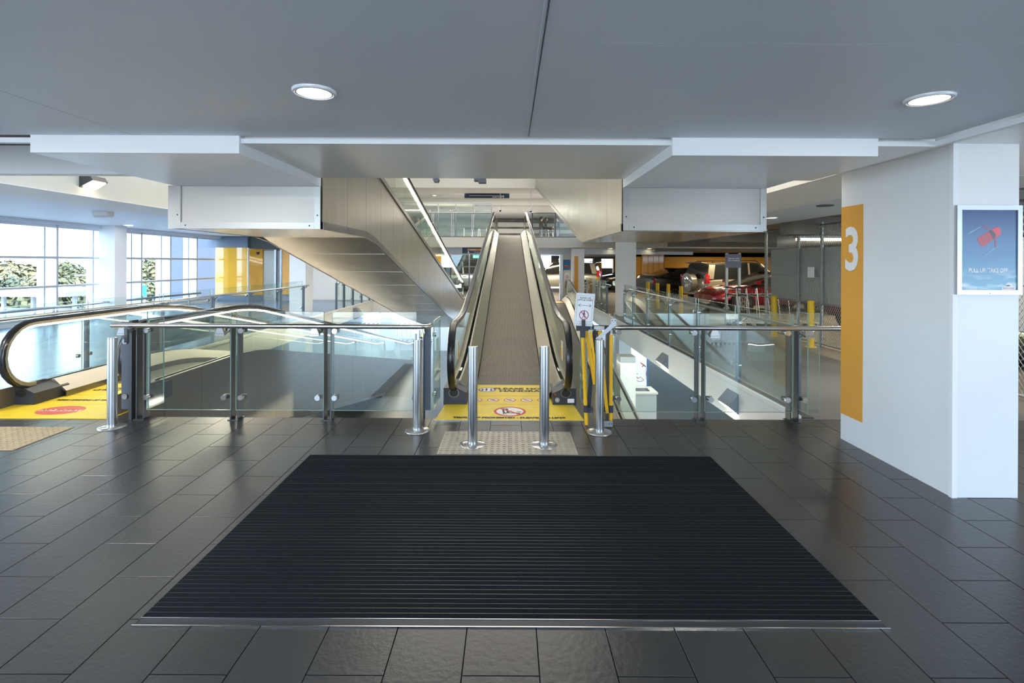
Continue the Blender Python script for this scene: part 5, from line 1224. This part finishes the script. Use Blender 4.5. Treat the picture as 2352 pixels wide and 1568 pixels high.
car('maroon car hidden behind the fence bollards', (0.10, 0.01, 0.015), (10.2, 12.4, 0), math.radians(190), 'sedan')
car('yellowish hatchback behind the fence near the column', (0.30, 0.26, 0.10), (9.6, 8.6, 0), math.radians(185), 'suv')

# ------------------------------------------------------------------ people on the upper landing
M_SKIN = mat('skin', (0.42, 0.25, 0.17), 0.6); M_DARKC = mat('dark_cloth', (0.015, 0.015, 0.018), 0.9); M_JEAN = mat('grey_jeans', (0.07, 0.08, 0.10), 0.9); M_HAIR = mat('dark_hair', (0.008, 0.006, 0.005), 0.6)
M_BEIGE = mat('grey_cloth', (0.10, 0.10, 0.10), 0.9)
def person(label, loc, rz, h=1.72, top=None, hair='short', reach=0.35, bag=False):
    k = h / 1.72
    J = {'pelvis': (0, 0, .93, .13), 'waist': (0, 0.01, 1.08, .115), 'chest': (0, 0.0, 1.28, .145), 'neck0': (0, .0, 1.44, .07), 'neck': (0, .02, 1.50, .05), 'head0': (0, .05, 1.58, .075), 'head': (0, .055, 1.64, .085), 'crown': (0, .04, 1.71, .055)}
    E = [('pelvis', 'waist'), ('waist', 'chest'), ('chest', 'neck0'), ('neck0', 'neck'), ('neck', 'head0'), ('head0', 'head'), ('head', 'crown')]
    for s, n in ((-1, 'l'), (1, 'r')):
        J[n + 'sh'] = (s * .17, 0, 1.39, .062); J[n + 'el'] = (s * .22, .06, 1.12, .045); J[n + 'wr'] = (s * .16, .06 + reach, 1.12, .030); J[n + 'hd'] = (s * .14, .14 + reach, 1.11, .032); J[n + 'fi'] = (s * .13, .20 + reach, 1.09, .016)
        J[n + 'hip'] = (s * .09, 0, .87, .10); J[n + 'kn'] = (s * .11, .03, .49, .062); J[n + 'an'] = (s * .12, -.02, .09, .042); J[n + 'ft'] = (s * .13, .13, .035, .034)
        E += [('chest', n + 'sh'), (n + 'sh', n + 'el'), (n + 'el', n + 'wr'), (n + 'wr', n + 'hd'), (n + 'hd', n + 'fi'), ('pelvis', n + 'hip'), (n + 'hip', n + 'kn'), (n + 'kn', n + 'an'), (n + 'an', n + 'ft')]
    names = list(J); me = bpy.data.meshes.new('person')
    me.from_pydata([tuple(c * k for c in J[n][:3]) for n in names], [(names.index(a), names.index(b)) for a, b in E], [])
    o = bpy.data.objects.new('body', me); C.objects.link(o)
    sk = o.modifiers.new('s', 'SKIN')
    for i, n in enumerate(names): me.skin_vertices[0].data[i].radius = (J[n][3] * k * (1.25 if n in ('chest', 'pelvis', 'waist') else 1), J[n][3] * k * .85); me.skin_vertices[0].data[i].use_root = (i == 0)
    o.modifiers.new('d', 'SUBSURF').levels = 2
    bpy.context.view_layer.update()
    m2_ = bpy.data.meshes.new_from_object(o.evaluated_get(bpy.context.evaluated_depsgraph_get()))
    bpy.data.objects.remove(o)
    for m in (M_SKIN, top or M_DARKC, M_JEAN): m2_.materials.append(m)
    for p in m2_.polygons:
        c = p.center / k; p.use_smooth = True
        p.material_index = 0 if c.z > 1.49 or c.y > .02 + reach and c.z > 1 else (2 if c.z < .95 else 1)
    t = thing('person', label, 'person', (0, 0, 0), 'people on the upper landing')
    b = bpy.data.objects.new('body', m2_); C.objects.link(b); b.parent = t
    hm = MB().lathe([(.001, 1.76), (.06, 1.745), (.09, 1.70), (.095, 1.64), (.085, 1.58)] if hair == 'short' else [(.001, 1.77), (.065, 1.75), (.098, 1.70), (.105, 1.60), (.12, 1.45), (.10, 1.32)], (0, 0, 0), 16)
    hm.v = [(x * k, (y * 1.0 + .02) * k if y < .02 else (y * .55 + .02) * k, z * k) for x, y, z in hm.v]
    hm.build('hair', M_HAIR, t, True)
    for s in (-1, 1): MB().disc((s * .03 * k, .118 * k, 1.645 * k), .008, (1, 0, 0), (0, 0, 1), 8).build('eye', M_BLACK, t)
    MB().prism([(-.012 * k, .12 * k, 1.60 * k), (.012 * k, .12 * k, 1.60 * k), (0, .118 * k, 1.645 * k)], (0, .02, 0)).build('nose', M_SKIN, t)
    t.location = loc; t.rotation_euler = (0, 0, rz)
    return t
person('person in dark pullover with short dark hair bending over a trolley', (1.93, 31.0, 2.68), math.radians(-70), 1.70)
person('person with long dark hair reaching out beside the trolley upstairs', (2.22, 31.1, 2.68), math.radians(-95), 1.66, hair='long', reach=.42)
person('person in dark top facing the other two on the upper landing', (2.98, 31.0, 2.68), math.radians(80), 1.68, M_DARKC, reach=.25)

# ------------------------------------------------------------------ outside
M_GROUND = mat('outdoor_ground', (0.11, 0.11, 0.105), 0.9, var=0.2, vs=(.1, .1, .1), world=True)
struct(mbox(-160, -13.2, -60, 160, -6.1, -6.0).build('ground', M_GROUND), 'bright road and ground outside the windows')
struct(mbox(-40, 40, -50, -4.52, -0.30, -0.02).build('ground', mat('bounce_paving', (0.50, 0.49, 0.47), 0.9)), 'unseen pale deck added to bounce sunlight onto the ceiling')  # reflector surface added out of view to throw sun up at the ceiling
M_LEAF = [mat('leaf_a', (0.085, 0.095, 0.05), 0.8, var=.3, vs=(.6, .6, .6), rnd=.25), mat('leaf_b', (0.05, 0.065, 0.048), 0.8, var=.3, vs=(.6, .6, .6), rnd=.25), mat('leaf_c', (0.115, 0.11, 0.06), 0.8, var=.3, vs=(.6, .6, .6), rnd=.2)]
M_BARK = mat('bark', (0.16, 0.12, 0.09), 0.9)
def make_tree(kind, label):
    rnd = random.Random(40 + kind)
    t = thing('tree', label, 'tree', (0, 0, 0), 'trees on the slope outside the windows')
    hgt = (8.0, 9.5, 7.0)[kind]
    MB().tube([(0, 0, 0), (.1, .05, hgt * .3), (0, -.1, hgt * .6)], .22, 8).tube([(0, 0, hgt * .35), (.9, .3, hgt * .6)], .1, 6).tube([(0, 0, hgt * .4), (-.8, .4, hgt * .66)], .1, 6).build('trunk', M_BARK, t, True)
    mb = MB(); blobs = []
    for k in range(16):
        a = rnd.uniform(0, 2 * PI); q = rnd.uniform(0, 2.4); blobs.append(Vector((q * math.cos(a), q * math.sin(a), hgt * rnd.uniform(.32, .88))))
    for c in blobs:
        R0 = rnd.uniform(.9, 1.5)
        for k in range(300):
            d = Vector((rnd.gauss(0, 1), rnd.gauss(0, 1), rnd.gauss(0, 1))).normalized(); p = c + d * R0 * rnd.uniform(.7, 1.05)
            n_ = (d + Vector((rnd.uniform(-.6, .6), rnd.uniform(-.6, .6), rnd.uniform(-.2, .8)))).normalized(); u = n_.orthogonal().normalized(); v = n_.cross(u); s = rnd.uniform(.16, .34)
            mb.poly([p + u * s, p + v * s * .7, p - u * s, p - v * s * .7])
        core = [c + Vector((math.sin(a_) * math.cos(b_), math.sin(a_) * math.sin(b_), math.cos(a_))) * R0 * .72 for a_ in (.02, .8, 1.57, 2.3, 3.12) for b_ in [2 * PI * q_ / 8 for q_ in range(8)]]
        mb.add(core, [(r_ * 8 + q_, r_ * 8 + (q_ + 1) % 8, (r_ + 1) * 8 + (q_ + 1) % 8, (r_ + 1) * 8 + q_) for r_ in range(4) for q_ in range(8)])
    tag(mb.build('crown', M_LEAF[kind], t), kind='stuff')
    return t
LT = ['rounded light green tree outside the windows', 'taller dark green tree outside the windows', 'low yellowish tree outside the windows']
protos = [make_tree(k, LT[k]) for k in range(3)]
rt = random.Random(5); used = [0, 0, 0]
places = []
for row, (Y, top) in enumerate(((46, -1.6), (58, -.9), (70, .2), (86, 1.3))):
    n = (7, 8, 9, 10)[row]
    for i in range(n):
        px = -120 + (560 + 120) * (i + .5) / n + rt.uniform(-14, 14)
        places.append(((px - 1170) * Y / F, Y + rt.uniform(-3, 3), top))
for x, y, top in places:
    k = rt.choice((0, 0, 1, 2)); s = rt.uniform(1.2, 1.5); hgt = (8.0, 9.5, 7.0)[k] * s
    zb = top - hgt * 1.0 + rt.uniform(-.6, .7)
    if used[k] == 0: o = protos[k]; o.location = (x, y, zb); o.rotation_euler = (0, 0, rt.uniform(0, 6)); o.scale = (s, s, s)
    else: o = dup(protos[k], (x, y, zb), rt.uniform(0, 6), None, (s, s, s))
    used[k] += 1
# hillside under the trees
mb = MB()
mb.prism([(-14, 36, -6), (-14, 110, -6), (-14, 110, -1.0), (-14, 62, -3.0)], (-110, 0, 0))
struct(mb.build('hill', mat('hill_grass', (0.10, 0.115, 0.06), 0.9, var=.3, vs=(.3, .3, .3), world=True), fix=True), 'green slope outside the windows')
struct(MB().box(-15.7, -12.9, 23.0, 45, -6, 9).build('wall_left', mat('blue_cladding', (0.15, 0.17, 0.23), 0.5)), 'blue-grey neighbouring facade seen through the end windows')
M_CANOPY = mat('white_canopy', (0.5, 0.51, 0.53), 0.5)
a, b = at(-30, 676, Y=30), at(150, 676, Y=30)
t = thing('canopy', 'flat white road canopy on posts outside the first windows', 'canopy', ((a.x + b.x) / 2, 30, -6))
MB().box(a.x - 3, b.x, 30, 36, -.55, -.25).build('roof', M_CANOPY, t)
for x in (a.x, a.x + 1.8, b.x - 1.6, b.x - .3): MB().cyl((x, 31, -6), (x, 31, -.55), .12, 8).build('post', M_CANOPY, t)
MB().box(a.x - 3, b.x - 1, 33, 33.2, -6, -1.5).build('panel', M_CANOPY, t)
a, b = at(284, 655, Y=40), at(335, 680, Y=40)
t = thing('road_gantry_sign', 'blue road direction sign on white posts seen through the windows', 'sign', ((a.x + b.x) / 2, 40, -6))
MB().box(a.x - 1.2, b.x, 40, 40.1, b.z, a.z).build('panel', mat('bright_blue_sign', (0.02, 0.35, 0.70), 0.5), t)
MB().box(a.x + .15, a.x + .85, 39.98, 39.995, a.z - .40, a.z - .15).box(b.x - .5, b.x - .3, 39.98, 39.995, b.z + .1, a.z - .15).build('marking', M_WHITEP, t)
for x in (a.x + .3, (a.x + b.x) / 2, b.x - .2): MB().cyl((x, 40.12, -6), (x, 40.12, b.z), .07, 8).build('post', M_CANOPY, t)
p = at(206, 632, Y=38)
t = thing('gantry_frame', 'white goalpost-shaped gantry outside, in front of the trees', 'gantry', (p.x, 38, -6))
for dx in (-.15, .35): MB().cyl((p.x + dx, 38, -6), (p.x + dx, 38, p.z), .05, 8).build('post', M_CANOPY, t)
MB().cyl((p.x - 1.1, 38, p.z), (p.x + .9, 38, p.z), .05, 8).build('cross_bar', M_CANOPY, t)
p = at(297, 625, Y=36)
t = thing('street_lamp', 'slim white curved street lamp outside above the blue sign', 'lamp', (p.x, 36, -6))
MB().tube([(p.x, 36, -6), (p.x, 36, p.z - .3), (p.x - .1, 36, p.z), (p.x - .4, 36, p.z + .25), (p.x - .7, 36, p.z + .28)], .05, 8).build('pole', M_CANOPY, t, True)
MB().box(p.x - 1.0, p.x - .7, 35.92, 36.08, p.z + .24, p.z + .31).build('lamp_head', M_CANOPY, t)
